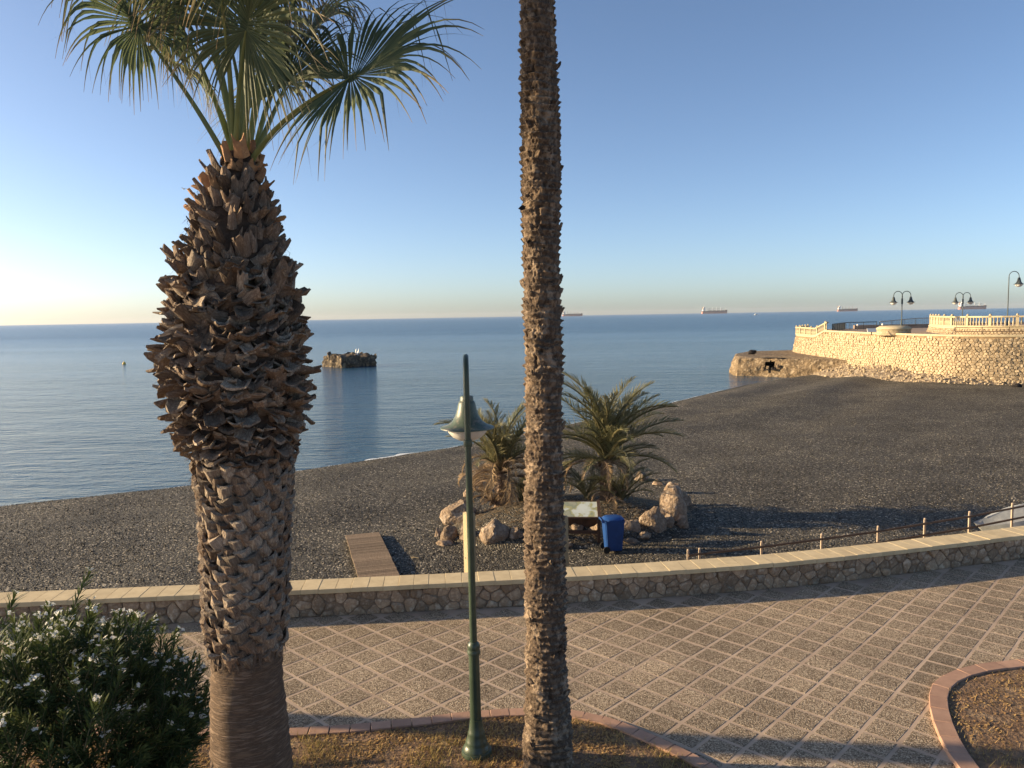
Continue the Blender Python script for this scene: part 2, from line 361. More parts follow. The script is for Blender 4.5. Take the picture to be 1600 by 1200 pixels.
def voronoi_cells(L, Hh, cell, rg, aspect=1.25):
    """rubble joints: cells of a jittered lattice, clipped to the rectangle"""
    nx = max(1, int(L / (cell * aspect))); ny = max(1, round(Hh / cell)); pts = {}
    for j in range(ny):
        for i in range(nx):
            pts[i, j] = ((i + .5 + (.25 if j % 2 else -.25) + rg.uniform(-.36, .36)) * L / nx, (j + .5 + rg.uniform(-.33, .33)) * Hh / ny)
    out = []
    for (i, j), p in pts.items():
        poly = [(p[0] - cell * 2, 0), (p[0] + cell * 2, 0), (p[0] + cell * 2, Hh), (p[0] - cell * 2, Hh)]
        for di in range(-2, 3):
            for dj in range(-2, 3):
                q = pts.get((i + di, j + dj))
                if (di or dj) and q:
                    mx, my = (p[0] + q[0]) / 2, (p[1] + q[1]) / 2; nx_, ny_ = q[0] - p[0], q[1] - p[1]
                    new = []
                    for a, b_ in zip(poly, poly[1:] + poly[:1]):
                        da = (a[0] - mx) * nx_ + (a[1] - my) * ny_; db = (b_[0] - mx) * nx_ + (b_[1] - my) * ny_
                        if da <= 0: new.append(a)
                        if (da < 0) != (db < 0) and da != db:
                            t = da / (da - db); new.append((lerp(a[0], b_[0], t), lerp(a[1], b_[1], t)))
                    poly = new
                    if len(poly) < 3: break
            if len(poly) < 3: break
        if len(poly) >= 3: out.append((p, poly))
    return out
def stone_shape(poly, mapf, joint, proud, rg, rings=2):
    cx = sum(a for a, _ in poly) / len(poly); cy = sum(b_ for _, b_ in poly) / len(poly)
    q = []
    for (a, b_), (c, d) in zip(poly, poly[1:] + poly[:1]):
        q += [(a * .78 + c * .22, b_ * .78 + d * .22), (a * .22 + c * .78, b_ * .22 + d * .78)]
    rad = max(.02, sum(math.hypot(a - cx, b_ - cy) for a, b_ in q) / len(q)); k0 = max(.5, 1 - joint / rad)
    lev = [(k0, -.02), (k0 * .97, proud * .55), (k0 * .72, proud)] if rings == 2 else [(k0, -.02), (k0 * .86, proud)]
    vs = []; fs = []; nn = len(q); tx, ty = rg.uniform(-.35, .35), rg.uniform(-.35, .35)
    for k, h in lev:
        for a, b_ in q:
            hh = h * (1 + (tx * (a - cx) + ty * (b_ - cy)) / rad) if h > 0 else h
            vs.append(mapf(cx + (a - cx) * k, cy + (b_ - cy) * k, hh + (rg.uniform(-.15, .15) * proud if h > 0 else 0)))
    for r_ in range(len(lev) - 1):
        for i in range(nn):
            j = (i + 1) % nn; fs.append((r_ * nn + i, r_ * nn + j, (r_ + 1) * nn + j, (r_ + 1) * nn + i))
    vs.append(mapf(cx, cy, proud * rg.uniform(.95, 1.2))); c = len(vs) - 1
    b0 = (len(lev) - 1) * nn
    fs += [(b0 + i, b0 + (i + 1) % nn, c) for i in range(nn)]
    return vs, fs

# ------------------------------------------------------------------ the beach, the sea
SEA = -3.0
shore = Path([(-140, -25), (-90, 0), (-55, 16.5), (-34, 26.6), (-22, 32.6), (-16.7, 35.3), (-10.7, 39.6), (-3.9, 45.4), (4, 54.5), (13.3, 66), (19, 74), (25, 82), (31.5, 88.5), (36, 93), (60, 112)])
SP = np.array([[p.x, p.y] for p in shore.p])
def shore_dist(x, y):
    """signed distance to the waterline, + on land (vectorised)"""
    x = np.asarray(x, float); y = np.asarray(y, float); best = np.full(x.shape, 1e9); sg = np.ones(x.shape)
    for a, b_ in zip(SP, SP[1:]):
        d = b_ - a; L2 = d @ d
        t = np.clip(((x - a[0]) * d[0] + (y - a[1]) * d[1]) / L2, 0, 1)
        ex, ey = x - a[0] - t * d[0], y - a[1] - t * d[1]; dd = np.hypot(ex, ey)
        s_ = np.where(d[0] * ey - d[1] * ex <= 0, 1., -1.)
        m_ = dd < best; best = np.where(m_, dd, best); sg = np.where(m_, s_, sg)
    return best * sg
def beach_z(x, y):
    d = shore_dist(x, y); x = np.asarray(x, float); y = np.asarray(y, float)
    und = (.07 + .13 * np.clip((x - 8) / 14, 0, 1)) * np.sin(d * .75 + .6 * np.sin(x * .23) + .4 * np.sin(y * .31)) * np.exp(-((d - 8) / 8) ** 2) + 0.035 * np.sin(x * .41 + y * .27) * np.sin(y * .33 - x * .19) + .02 * np.sin(x * 1.3 + 1.1 * np.sin(y * .8)) * np.sin(y * 1.1)
    land = SEA + 0.36 * (1 - np.exp(-np.maximum(d, 0) / 2.2)) + 0.64 * (1 - np.exp(-np.maximum(d, 0) / 9.)) + und * np.clip(d / 2, 0, 1)
    return np.where(d > 0, land, SEA + d * 0.16)
def bz(x, y): return float(beach_z(np.array([x]), np.array([y]))[0])
gx = np.concatenate([np.linspace(-95, -30, 40), np.linspace(-29, 45, 260), np.linspace(46, 90, 30)])
gy = np.concatenate([np.linspace(8.0, 60, 210), np.linspace(60.5, 112, 110)])
X, Y = np.meshgrid(gx, gy); Z = beach_z(X, Y)
vs = np.stack([X.ravel(), Y.ravel(), Z.ravel()], 1); nx = len(gx)
# the beach begins behind the promenade wall (see wall_y); nearer vertices are buried under the promenade
fs = [(j * nx + i, j * nx + i + 1, (j + 1) * nx + i + 1, (j + 1) * nx + i) for j in range(len(gy) - 1) for i in range(nx - 1)]
kind(link('beach', mesh('beach', vs, fs, True), M['gravel']), 'structure', 'dark pebble beach sloping down to the sea')
MBs = MB().add([(11000 * math.cos(a), 11000 * math.sin(a), SEA) for a in np.linspace(0, 2 * PI, 256, endpoint=False)], [tuple(range(256))])
kind(MBs.build('sea', M['sea']), 'structure', 'calm blue sea reaching the horizon')

# loose pebbles that give the shingle its relief
rp_ = np.random.default_rng(3)
def scatter_pebbles(name, N, area, smin, smax, label):
    px = rp_.uniform(area[0], area[1], N * 2); py = area[2] + (area[3] - area[2]) * rp_.random(N * 2) ** 1.6
    keep = (shore_dist(px, py) > .15) & (py > wall_y_np(px) + .8); px = px[keep][:N]; py = py[keep][:N]; N = len(px)
    s_ = rp_.uniform(smin, smax, N) * (0.7 + 0.6 * rp_.random(N)); z = beach_z(px, py)
    base = np.array([[1, 0, 0], [0, 1, 0], [-1, 0, 0], [0, -1, 0], [0, 0, 1], [0, 0, -1]], float)
    an = rp_.uniform(0, 6.28, N); ca, sa = np.cos(an), np.sin(an)
    el = rp_.uniform(.6, 1.0, N); fl = rp_.uniform(.4, .75, N)
    V = np.zeros((N, 6, 3)); bx = base[None, :, 0] * s_[:, None]; by = base[None, :, 1] * (s_ * el)[:, None]
    V[:, :, 0] = bx * ca[:, None] - by * sa[:, None] + px[:, None]; V[:, :, 1] = bx * sa[:, None] + by * ca[:, None] + py[:, None]
    V[:, :, 2] = base[None, :, 2] * (s_ * fl)[:, None] + (z + s_ * fl * .35)[:, None]
    V += rp_.normal(0, 1, V.shape) * (s_ * .12)[:, None, None]
    T = np.array([[0, 1, 4], [1, 2, 4], [2, 3, 4], [3, 0, 4], [1, 0, 5], [2, 1, 5], [3, 2, 5], [0, 3, 5]])
    Fi = (np.arange(N)[:, None, None] * 6 + T[None]).reshape(-1)
    me = bpy.data.meshes.new(name); me.vertices.add(N * 6); me.vertices.foreach_set('co', V.ravel())
    me.loops.add(N * 24); me.loops.foreach_set('vertex_index', Fi.astype('i'))
    me.polygons.add(N * 8); me.polygons.foreach_set('loop_start', np.arange(N * 8, dtype='i') * 3)
    me.update(); me.validate(); me.polygons.foreach_set('use_smooth', np.ones(N * 8, bool))
    return kind(link(name, me, M['gravel']), 'stuff', label)

# ------------------------------------------------------------------ promenade wall line
WALL = Path(smooth_path([(-45, 10.2), (-20, 11.0), (-8, 11.72), (-3.5, 12.06), (1.0, 12.48), (3.8, 12.86), (5.6, 13.24), (7.6, 13.78), (9.8, 14.40), (14, 15.8), (22, 19.0), (30, 22.5)], 2))
WX = np.array([p.x for p in WALL.p]); WYv = np.array([p.y for p in WALL.p])
def wall_y_np(x): return np.interp(x, WX, WYv)
def wall_y(x): return float(np.interp(x, WX, WYv))
scatter_pebbles('pebbles', 130000, (-24, 40, 13, 66), .012, .032, 'dark rounded beach pebbles scattered over the shingle')

# promenade slab: carried from behind the camera to the wall
pv = []; pf = []
for i, p in enumerate(WALL.p):
    pv += [(p.x, p.y + .30, 0), (p.x, -14, 0), (p.x, p.y + .30, -3.2)]
    if i:
        a, b_ = 3 * (i - 1), 3 * i; pf += [(a, a + 1, b_ + 1, b_), (a + 2, a, b_, b_ + 2)]
prom = kind(link('promenade', mesh('promenade', pv, pf), M['band']), 'structure', 'promenade paved in a diagonal grid of aggregate slabs')

# paving slabs on a square lattice turned about 46 degrees
KERB_A = Path(smooth_path([(-9, 8.95), (-5, 8.72), (-3.59, 8.62), (-2.66, 8.58), (-1.57, 8.70), (-.52, 8.92), (.2, 8.98), (.72, 8.90), (1.2, 8.64), (1.72, 8.13), (2.1, 7.68), (2.5, 7.0), (2.7, 6.2), (2.7, 4.0)], 3))
KERB_B = Path(smooth_path([(14, 10.5), (9, 10.32), (6.9, 10.06), (5.9, 9.86), (5.25, 9.42), (4.86, 8.7), (4.58, 7.8), (4.5, 6.8), (4.6, 4.0)], 3))
def inside(poly, x, y):
    c = False
    for (x0, y0), (x1, y1) in zip(poly, poly[1:] + poly[:1]):
        if (y0 > y) != (y1 > y) and x < (x1 - x0) * (y - y0) / (y1 - y0) + x0: c = not c
    return c
polyA = [(p.x, p.y) for p in KERB_A.p] + [(-9, 4.0)]
polyB = [(p.x, p.y) for p in KERB_B.p] + [(14, 4.0)]
ang = R(46.3); e1 = Vector((math.cos(ang), math.sin(ang), 0)) * .405; e2 = Vector((-math.sin(ang), math.cos(ang), 0)) * .405
o0 = Vector((-2.104, 9.142, 0)) + (e1 + e2) * .5
pan = []
for i in range(-40, 60):
    for j in range(-50, 50):
        c = o0 + e1 * i + e2 * j
        if c.y > wall_y(c.x) - .08 or c.y < 5 or abs(c.x) > 14: continue
        if inside(polyA, c.x, c.y) and all(inside(polyA, *(c + d).xy) for d in (e1 * .5, -e1 * .5, e2 * .5, -e2 * .5)): continue
        if inside(polyB, c.x, c.y) and all(inside(polyB, *(c + d).xy) for d in (e1 * .5, -e1 * .5, e2 * .5, -e2 * .5)): continue
        x, y = proj(c)
        if -60 < x < 1660 and y < 1290: pan.append((c.y, c))
pan.sort(key=lambda t: t[0])
slab_mes = []
for k in range(6):
    h = .179; mb = MB(); jx = [rnd.uniform(-.006, .006) for _ in range(8)]
    q = [(-h + jx[0], -h + jx[1]), (h + jx[2], -h + jx[3]), (h + jx[4], h + jx[5]), (-h + jx[6], h + jx[7])]
    vs = [(a, b_, -.01) for a, b_ in q] + [(a, b_, .0012) for a, b_ in q] + [(a * .97, b_ * .97, .0032) for a, b_ in q]
    fs = [(a, (a + 1) % 4, (a + 1) % 4 + 4, a + 4) for a in range(4)] + [(a + 4, (a + 1) % 4 + 4, (a + 1) % 4 + 8, a + 8) for a in range(4)] + [(8, 9, 10, 11)]
    slab_mes.append(mb.add(vs, fs).me('paving_slab', M['aggregate']))
rest = MB()
for k, (_, c) in enumerate(pan):
    me = slab_mes[rnd.randrange(6)]; a = ang + rnd.uniform(-.012, .012); tl = (rnd.uniform(-.005, .005), rnd.uniform(-.005, .005))
    if k < 300:
        o = link('paving_slab', me, None, prom); o.location = c; o.rotation_euler = (tl[0], tl[1], a)
    else:
        mm = Matrix.Translation(c) @ Euler((tl[0], tl[1], a)).to_matrix().to_4x4()
        rest.add([mm @ v.co for v in me.vertices], [tuple(p.vertices) for p in me.polygons])
if rest.v: o = rest.build('paving_slabs', M['aggregate'], prom); o['kind'] = 'stuff'

# kerbs of the planting beds, brick by brick
def kerb(path, width, ln, bedpoly, name, label, inner):
    t = thing(name, label, 'kerb', (0, 0, 0))
    u = 0.0
    while u + ln <= path.L:
        p, d = path.at(u + ln / 2); n_ = Vector((-d.y, d.x, 0)) * inner
        x, y = proj(p)
        if -150 < x < 1750 and y < 1400:
            mb = MB().box((0, 0, 0), (ln - .008, width, .085), bev=.006)
            o = mb.build('kerb_brick', M['kerb'], t); o.location = p + n_ * (width / 2) + Vector((0, 0, .018 + rnd.uniform(-.003, .003)))
            o.rotation_euler = (rnd.uniform(-.01, .01), 0, math.atan2(d.y, d.x))
        u += ln
    return t
kerb(KERB_A, .17, .235, polyA, 'bed_kerb', 'terracotta brick kerb around the bed with the lamp post', -1)
kerb(KERB_B, .20, .33, polyB, 'bed_kerb', 'smooth terracotta kerb curving around the bed at the right corner', 1)
def bed(poly, name, label):
    from mathutils.geometry import tessellate_polygon
    cx = sum(a for a, _ in poly) / len(poly); pts = [Vector((a, b_, .035)) for a, b_ in poly]
    tr = tessellate_polygon([pts]); bm = bmesh.new(); vv = [bm.verts.new(p) for p in pts]
    for t in tr:
        try: bm.faces.new([vv[i] for i in t])
        except ValueError: pass
    bmesh.ops.recalc_face_normals(bm, faces=bm.faces)
    me = bpy.data.meshes.new(name); bm.to_mesh(me); bm.free()
    if me.polygons[0].normal.z < 0: me.flip_normals()
    return kind(link(name, me, M['soil']), 'structure', label)
def shrink(path, w, inner):
    out = []
    for i, p in enumerate(path.p):
        _, d = path.at(path.s[i] + 1e-4); out.append((p.x - d.y * w * inner, p.y + d.x * w * inner))
    return out
bedA = shrink(KERB_A, .13, -1) + [(-9, 4.0)]; bedB = shrink(KERB_B, .16, 1) + [(14, 4.0)]
bed(bedA, 'planting_bed', 'dry planting bed under the palms and the lamp post')
bed(bedB, 'planting_bed', 'dry planting bed in the bottom right corner')

def lawn(poly, N, name, label, green):
    """short dry grass and fallen litter"""
    r = np.random.default_rng(11); xs = [a for a, _ in poly]; ys = [b_ for _, b_ in poly]; V = []; Fc = []; var = []; tip = []
    cnt = 0
    while cnt < N:
        x, y = r.uniform(max(min(xs), -5.5), min(max(xs), 12)), r.uniform(5.4, max(ys))
        if not inside(poly, x, y): cnt += 1 if y < 5.2 else 0; continue
        cnt += 1
        if mnoise.noise(Vector((x * 2.6, y * 2.6, 7))) < -.12 and r.random() < .8: continue
        g = mnoise.noise(Vector((x * 1.1, y * 1.1, 3.3))) + green + .22 * (x > .6) + r.uniform(-.25, .25)
        a = r.uniform(0, 6.283); b0 = len(V)
        if g > 0.0 or r.random() < .35:
            h = r.uniform(.02, .06) * (1.0 + max(0, g)); ln = r.uniform(.3, 1.3) * h; wv = r.uniform(.003, .006)
            V += [(x - wv * math.sin(a), y + wv * math.cos(a), .03), (x + wv * math.sin(a), y - wv * math.cos(a), .03), (x + ln * math.cos(a), y + ln * math.sin(a), .035 + h)]
            Fc.append((b0, b0 + 1, b0 + 2)); vv = min(1, max(0, .45 + g)); var += [vv] * 3; tip += [0, 0, r.uniform(0, .8) if g > .1 else .7]
        else:
            s_ = r.uniform(.008, .028); c, s2 = math.cos(a) * s_, math.sin(a) * s_; tz = r.uniform(-.5, .5) * s_
            V += [(x + c, y + s2, .042 + tz), (x - s2 * .5, y + c * .5, .046), (x - c, y - s2, .042 - tz), (x + s2 * .5, y - c * .5, .04)]
            Fc.append((b0, b0 + 1, b0 + 2, b0 + 3)); var += [r.uniform(0, .25)] * 4; tip += [r.uniform(0, .6)] * 4
    return kind(link(name, mesh(name, V, Fc, False, var, tip), M['grass']), 'stuff', label)
lawn(bedA, 52000, 'dry_grass', 'sparse dry grass and litter in the lamp post bed', -.30)
lawn(bedB, 22000, 'dry_grass', 'dry rusty grass in the corner bed', -.22)

# low promenade wall: mortar core, stones, coping slabs
wall = thing('low_wall', 'long low rubble wall with cream coping between promenade and beach', 'wall')
core = MB(); n0 = 0; cp = [WALL.at(u) for u in np.linspace(0, WALL.L, 160)]
for i, (p, d) in enumerate(cp):
    nb = Vector((-d.y, d.x, 0)); q = p + nb * .34
    core.v += [Vector((p.x, p.y, -.02)), Vector((p.x, p.y, .40)), Vector((q.x, q.y, .40)), Vector((q.x, q.y, -3.2))]; core.var += [0] * 4; core.tip += [0] * 4
    if i:
        a, b_ = 4 * (i - 1), 4 * i; core.f += [(a + k, b_ + k, b_ + k + 1, a + k + 1) for k in range(3)]
core.build('wall_core', M['mortar'], wall)
us, ue = WALL.near(-8.6), WALL.near(11.2)
def wmap(u, v, h):
    p, d = WALL.at(us + u); return Vector((p.x + d.y * h, p.y - d.x * h, v))
for p, poly in voronoi_cells(ue - us, .40, .145, rnd, 1.7):
    v_, f_ = stone_shape(poly, wmap, rnd.uniform(.003, .012), rnd.uniform(.008, .04), rnd)
    c = sum(v_, Vector()) / len(v_)
    o = link('stone', mesh('stone', [a - c for a in v_], f_), M['wallstone'], wall); o.location = c; autosmooth(o, 50)
u = WALL.near(-10.5); ln = .272
while u < WALL.near(13.5):
    p, d = WALL.at(u); nb = Vector((-d.y, d.x, 0)); L = ln * rnd.choice((1, 1, 1, .9, 1.08)); p, d = WALL.at(u + L / 2)
    mb = MB().box((0, 0, 0), (L - .003, .50, .075), bev=.005); o = mb.build('coping_slab', M['coping'], wall)
    o.location = p + nb * .185 + Vector((0, 0, .4385 + rnd.uniform(-.0025, .0025))); o.rotation_euler = (rnd.uniform(-.006, .006), 0, math.atan2(d.y, d.x) + rnd.uniform(-.004, .004)); u += L

# ------------------------------------------------------------------ ramp and its railing behind the wall
rail_px = [(1075, 863), (1093, 861), (1190, 850), (1284, 838), (1372, 826), (1445, 814), (1515, 803), (1582, 790), (1655, 776)]
rail_pts = []
for x, y in rail_px:
    Yg = 14.6 + (x - 1075) / 507 * 2.1; rail_pts.append(PY(x, y, Yg))
rl = thing('ramp_railing', 'timber two-rail railing with pale posts along the beach ramp behind the wall', 'railing', rail_pts[0] - Vector((0, 0, .95)))
def rel(o, p): return Vector(p) - o.location
for p in rail_pts:
    mb = MB().box(rel(rl, p) + Vector((0, 0, -.46)), (.038, .038, .98), bev=.004)
    mb.lathe([(.02, .0), (.026, .012), (.02, .03), (.004, .036)], rel(rl, p) + Vector((0, 0, .03)), 8); mb.build('post', M['rail_post'], rl)
for dz in (-.05, -.30):
    for a, b_ in zip(rail_pts, rail_pts[1:]):
        MB().tube([rel(rl, a) + Vector((0, -.03, dz)), rel(rl, b_) + Vector((0, -.03, dz))], .024, 8).build('rail', M['rail'], rl)
rv = []; rf = []
for i, p in enumerate([rail_pts[0] + Vector((-2.5, -.2, -.35))] + rail_pts + [rail_pts[-1] + Vector((3, 1.0, .35))]):
    zf = p.z - .95; wy = wall_y(p.x) + .30
    rv += [(p.x, p.y + .15, zf), (p.x, wy, zf), (p.x, p.y + .15, -3.1)]
    if i: a, b_ = 3 * (i - 1), 3 * i; rf += [(a, a + 1, b_ + 1, b_), (a + 2, a, b_, b_ + 2)]
kind(link('beach_ramp', mesh('beach_ramp', rv, rf), M['concrete']), 'structure', 'sloping concrete ramp from promenade to beach')

# upturned hull beside the ramp
hp = P(1610, 828, -1.75); hull = thing('upturned_boat', 'pale grey upturned boat hull lying behind the railing at the right edge', 'boat', (hp.x, hp.y, bz(hp.x, hp.y)), R(14)); hull.rotation_euler[1] = R(-7)
vs = []; fs = []; ns = 14
for i in range(ns + 1):
    t = i / ns; x = -1.95 + 3.9 * t; wd = .72 * math.sin(min(1, t * 1.9 + .02) * PI / 2) ** .75; hh = .62 * (.62 + .38 * min(1, t * 2.2)); lift = .42 + .10 * (1 - t)
    for y, z in ((-1, 0), (-1.02, .06), (-.80, .62), (-.1, .97), (0, 1.03), (.1, .97), (.80, .62), (1.02, .06), (1, 0)): vs.append((x + (.35 * (1 - z) if t < .2 else 0) * (1 - t * 5), y * wd, lift + z * hh))
for i in range(ns):
    for k in range(8): fs.append((i * 9 + k, i * 9 + k + 1, (i + 1) * 9 + k + 1, (i + 1) * 9 + k))
fs += [tuple(range(9)), tuple(ns * 9 + k for k in range(9))[::-1]]
hb = link('hull', mesh('hull', vs, fs), M['hull_grey'], hull); autosmooth(hb, 28)
MB().tube([(-1.5, 0, .95), (0, 0, 1.10), (1.9, 0, 1.09)], .025, 6).build('keel', M['hull_grey'], hull)
for x in (-.9, 1.1): MB().box((x, 0, .2), (.14, 1.5, .44), bev=.01).build('trestle', M['dark_wood'], hull)

# ------------------------------------------------------------------ lamps
def bell(mbs, c, s=1.0, down=True):
    """bell shade with its glass bowl; c = top of the bell"""
    sh, gl = mbs; k = s
    sh.lathe([(.0, .0), (.055 * k, 0), (.065 * k, -.015 * k), (.068 * k, -.06 * k), (.075 * k, -.065 * k), (.085 * k, -.085 * k), (.095 * k, -.15 * k), (.115 * k, -.23 * k), (.15 * k, -.30 * k), (.20 * k, -.345 * k), (.265 * k, -.372 * k), (.268 * k, -.385 * k), (.255 * k, -.388 * k), (.19 * k, -.362 * k), (.05 * k, -.34 * k)], c, 32, False)
    gl.lathe([(.205 * k, -.37 * k), (.19 * k, -.43 * k), (.145 * k, -.49 * k), (.075 * k, -.53 * k), (.0, -.54 * k)], c, 28, False)
lb = P(745, 1181); lp = thing('street_lamp', 'green single-arm street lamp with bell shade standing in the near bed', 'street lamp', (lb.x, lb.y, .03))
MB().lathe([(.165, -.02), (.168, .02), (.160, .05), (.150, .055), (.148, .075), (.132, .10), (.118, .125), (.120, .14), (.110, .16), (.100, .20), (.092, .23), (.093, .245), (.084, .26), (.074, .34), (.070, .36), (.068, .40)], n=32).build('base', M['green_paint'], lp, True)
autosmooth(lp.children[0], 40)
lean = lambda z: Vector((-.012 * z * .5, 0, z))
autosmooth(MB().tube([lean(.36), lean(1.18)], [.062, .058], 20).build('lower_pole', M['green_paint'], lp), 40)
autosmooth(MB().lathe([(.058, 1.13), (.072, 1.135), (.074, 1.16), (.066, 1.175), (.066, 1.20), (.070, 1.215), (.060, 1.25), (.040, 1.27)], lean(0) + Vector((-.007, 0, 0)), 24).build('collar', M['green_paint'], lp), 40)
autosmooth(MB().tube([lean(1.24), lean(2.4), lean(3.46)], [.040, .037, .034], 18).build('upper_pole', M['green_paint'], lp), 40)
autosmooth(MB().lathe([(.034, 3.40), (.046, 3.405), (.048, 3.43), (.048, 3.45), (.046, 3.475), (.030, 3.48)], lean(3.4) - Vector((0, 0, 3.4)), 20).build('pole_collar', M['green_paint'], lp), 40)
arm = [lean(3.46), lean(3.75)] + [lean(4.10) + Vector((0, .26 - .26 * math.cos(a), .24 * math.sin(a))) for a in np.linspace(0, PI, 13)]
arm.append(arm[-1] - Vector((0, 0, .25)))
autosmooth(MB().tube(arm, [.033] * 2 + [.032] * 14, 14).build('arm', M['green_paint'], lp), 50)
lp.rotation_euler[2] = math.atan2(-lb.x, lb.y); tip_ = arm[-1]; shm, glm = MB(), MB(); bell((shm, glm), Vector(), 1.13)
for q in shm.v + glm.v: q.z *= .84; q += tip_ + Vector((0, 0, .04))
sh = shm.build('lamp_shade', M['bell_dirt'], lp); autosmooth(sh, 50); autosmooth(glm.build('glass_bowl', M['glass'], sh), 60)

def far_lamp(base, h, label, arms, name='street_lamp', rz=0.0, s=1.0):
    t = thing(name, label, 'street lamp', base, rz)
    MB().lathe([(.16, 0), (.16, .05), (.09, .16), (.07, .5), (.045, .55)], n=14).build('base', M['grey_paint'], t)
    MB().tube([(0, 0, .5), (0, 0, h - .55)], [.055, .045], 10).build('pole', M['grey_paint'], t)
    if len(arms) > 1: MB().lathe([(.05, h - 1.35), (.09, h - 1.33), (.09, h - .75), (.05, h - .72), (.07, h - .5), (.02, h - .35)], n=10).build('finial', M['grey_paint'], t)
    for dx in arms:
        r_ = .36 * s; pts = [(0, 0, h - .95), (0, 0, h - r_)] + [(dx * (r_ - r_ * math.cos(a)), 0, h - r_ + r_ * math.sin(a)) for a in np.linspace(.2, PI, 9)]
        pts.append((dx * 2 * r_, 0, h - r_ - .12)); MB().tube(pts, .038, 8).build('arm', M['grey_paint'], t)
        a_, g_ = MB(), MB(); bell((a_, g_), Vector(pts[-1]), 1.25 * s); q = a_.build('lamp_shade', M['grey_paint'], t, True); g_.build('glass_bowl', M['glass'], q, True)
    return t

# ------------------------------------------------------------------ palms in the near bed
# fan palm with a trunk wrapped in old leaf bases
FY = 6.0
prof_px = [(1215, 392, 62), (1100, 388, 55), (1040, 387, 52), (1020, 386, 54), (980, 385, 60), (900, 385, 62), (800, 385, 66), (720, 381, 78), (650, 375, 92), (600, 369, 104), (560, 368, 104), (500, 368, 97), (430, 367, 85), (350, 366, 66), (300, 369, 48), (270, 373, 32), (240, 376, 24)]
ftab = []
for y, cx, hw in prof_px:
    p = PY(cx, y, FY); ftab.append((p.z, p.x, hw * depth(p) / F))
ftab = [(-.1, ftab[0][1] + .02, ftab[0][2] * 1.12), (0.25, ftab[0][1] + .015, ftab[0][2] * 1.05)] + [t for t in ftab if t[0] > .3]
ftab.sort()
fcx = lambda z: interp(z, [(a, b_) for a, b_, c in ftab]); fr = lambda z: interp(z, [(a, c) for a, b_, c in ftab])
fbx = fcx(0); fan = thing('fan_palm', 'stout fan palm with trunk wrapped in ragged brown leaf bases, left of the lamp post', 'palm', (fbx, FY, 0))
ZB = PY(386, 1018, FY).z; ZT = PY(376, 243, FY).z
vs = []; fs = []; na, nz_ = 64, 150
for j in range(nz_ + 1):
    z = -.1 + (ZT + .12) * j / nz_; r_ = fr(z) * (1.0 if z < ZB else .86)
    for k in range(na):
        a = 2 * PI * k / na; nn = mnoise.noise(Vector((math.cos(a) * 2, math.sin(a) * 2, z * 9))) * .010 + mnoise.noise(Vector((math.cos(a) * 1.1, math.sin(a) * 1.1, z * 1.3))) * .016
        rr = r_ + nn + (.007 * math.sin(z * 62 + 2.5 * mnoise.noise(Vector((math.cos(a), math.sin(a), z)))) if z < ZB + .1 else 0)
        vs.append((fcx(z) - fbx + rr * math.cos(a), rr * math.sin(a), z))
for j in range(nz_):
    for k in range(na): fs.append((j * na + k, j * na + (k + 1) % na, (j + 1) * na + (k + 1) % na, (j + 1) * na + k))
fs.append(tuple(nz_ * na + k for k in range(na)))
trk = link('trunk', mesh('trunk', vs, fs, True), M['bark_smooth'], fan)
zi = int((ZB + .03 + .1) / (ZT + .12) * nz_)
trk.data.materials.append(M['fibre'])
for p in trk.data.polygons:
    if p.vertices[0] // na > zi: p.material_index = 1

def boot(rg, L, W, T, ragged, curl, taper):
    """one old leaf base: a curved plate along +Z, hollow side towards -Y, broken end"""
    nl, nw = 5, 5; vs = []; fs = []
    endj = [rg.uniform(-ragged, ragged) for _ in range(nw)]
    notch = rg.random() < (.45 if T < .035 else 0)
    for sd_ in (1, 0):
        for i in range(nl):
            t = i / (nl - 1)
            for k in range(nw):
                s_ = k / (nw - 1) * 2 - 1; wd = W / 2 * lerp(1, taper, t ** .8)
                z = L * t + (endj[k] * L * t ** 3) - (abs(1 - abs(s_)) * L * .28 * t ** 3 if notch else 0)
                y = -curl * L * t * t + .32 * W * (s_ * s_) * (1 - .5 * t) * -1 + (T * (1 - .25 * t) * (1 - (.8 if T > .035 else .3) * s_ * s_) if sd_ else 0) + rg.uniform(-.004, .004)
                vs.append((s_ * wd + rg.uniform(-.003, .003), y, z))
    N = nl * nw
    for i in range(nl - 1):
        for k in range(nw - 1):
            a = i * nw + k; fs.append((a, a + 1, a + nw + 1, a + nw)); b_ = a + N; fs.append((b_ + nw, b_ + nw + 1, b_ + 1, b_))
        for k in (0, nw - 1):
            a = i * nw + k; q = (a, a + nw, a + nw + N, a + N); fs.append(q if k == 0 else q[::-1])
    for k in range(nw - 1):
        a = (nl - 1) * nw + k; fs.append((a, a + 1, a + 1 + N, a + N))
    return vs, fs
boots = []
z = ZB - .03; row = 0
ZM0, ZM1 = PY(370, 735, FY).z, PY(370, 415, FY).z       # shaggy middle of the trunk
rb = random.Random(21)
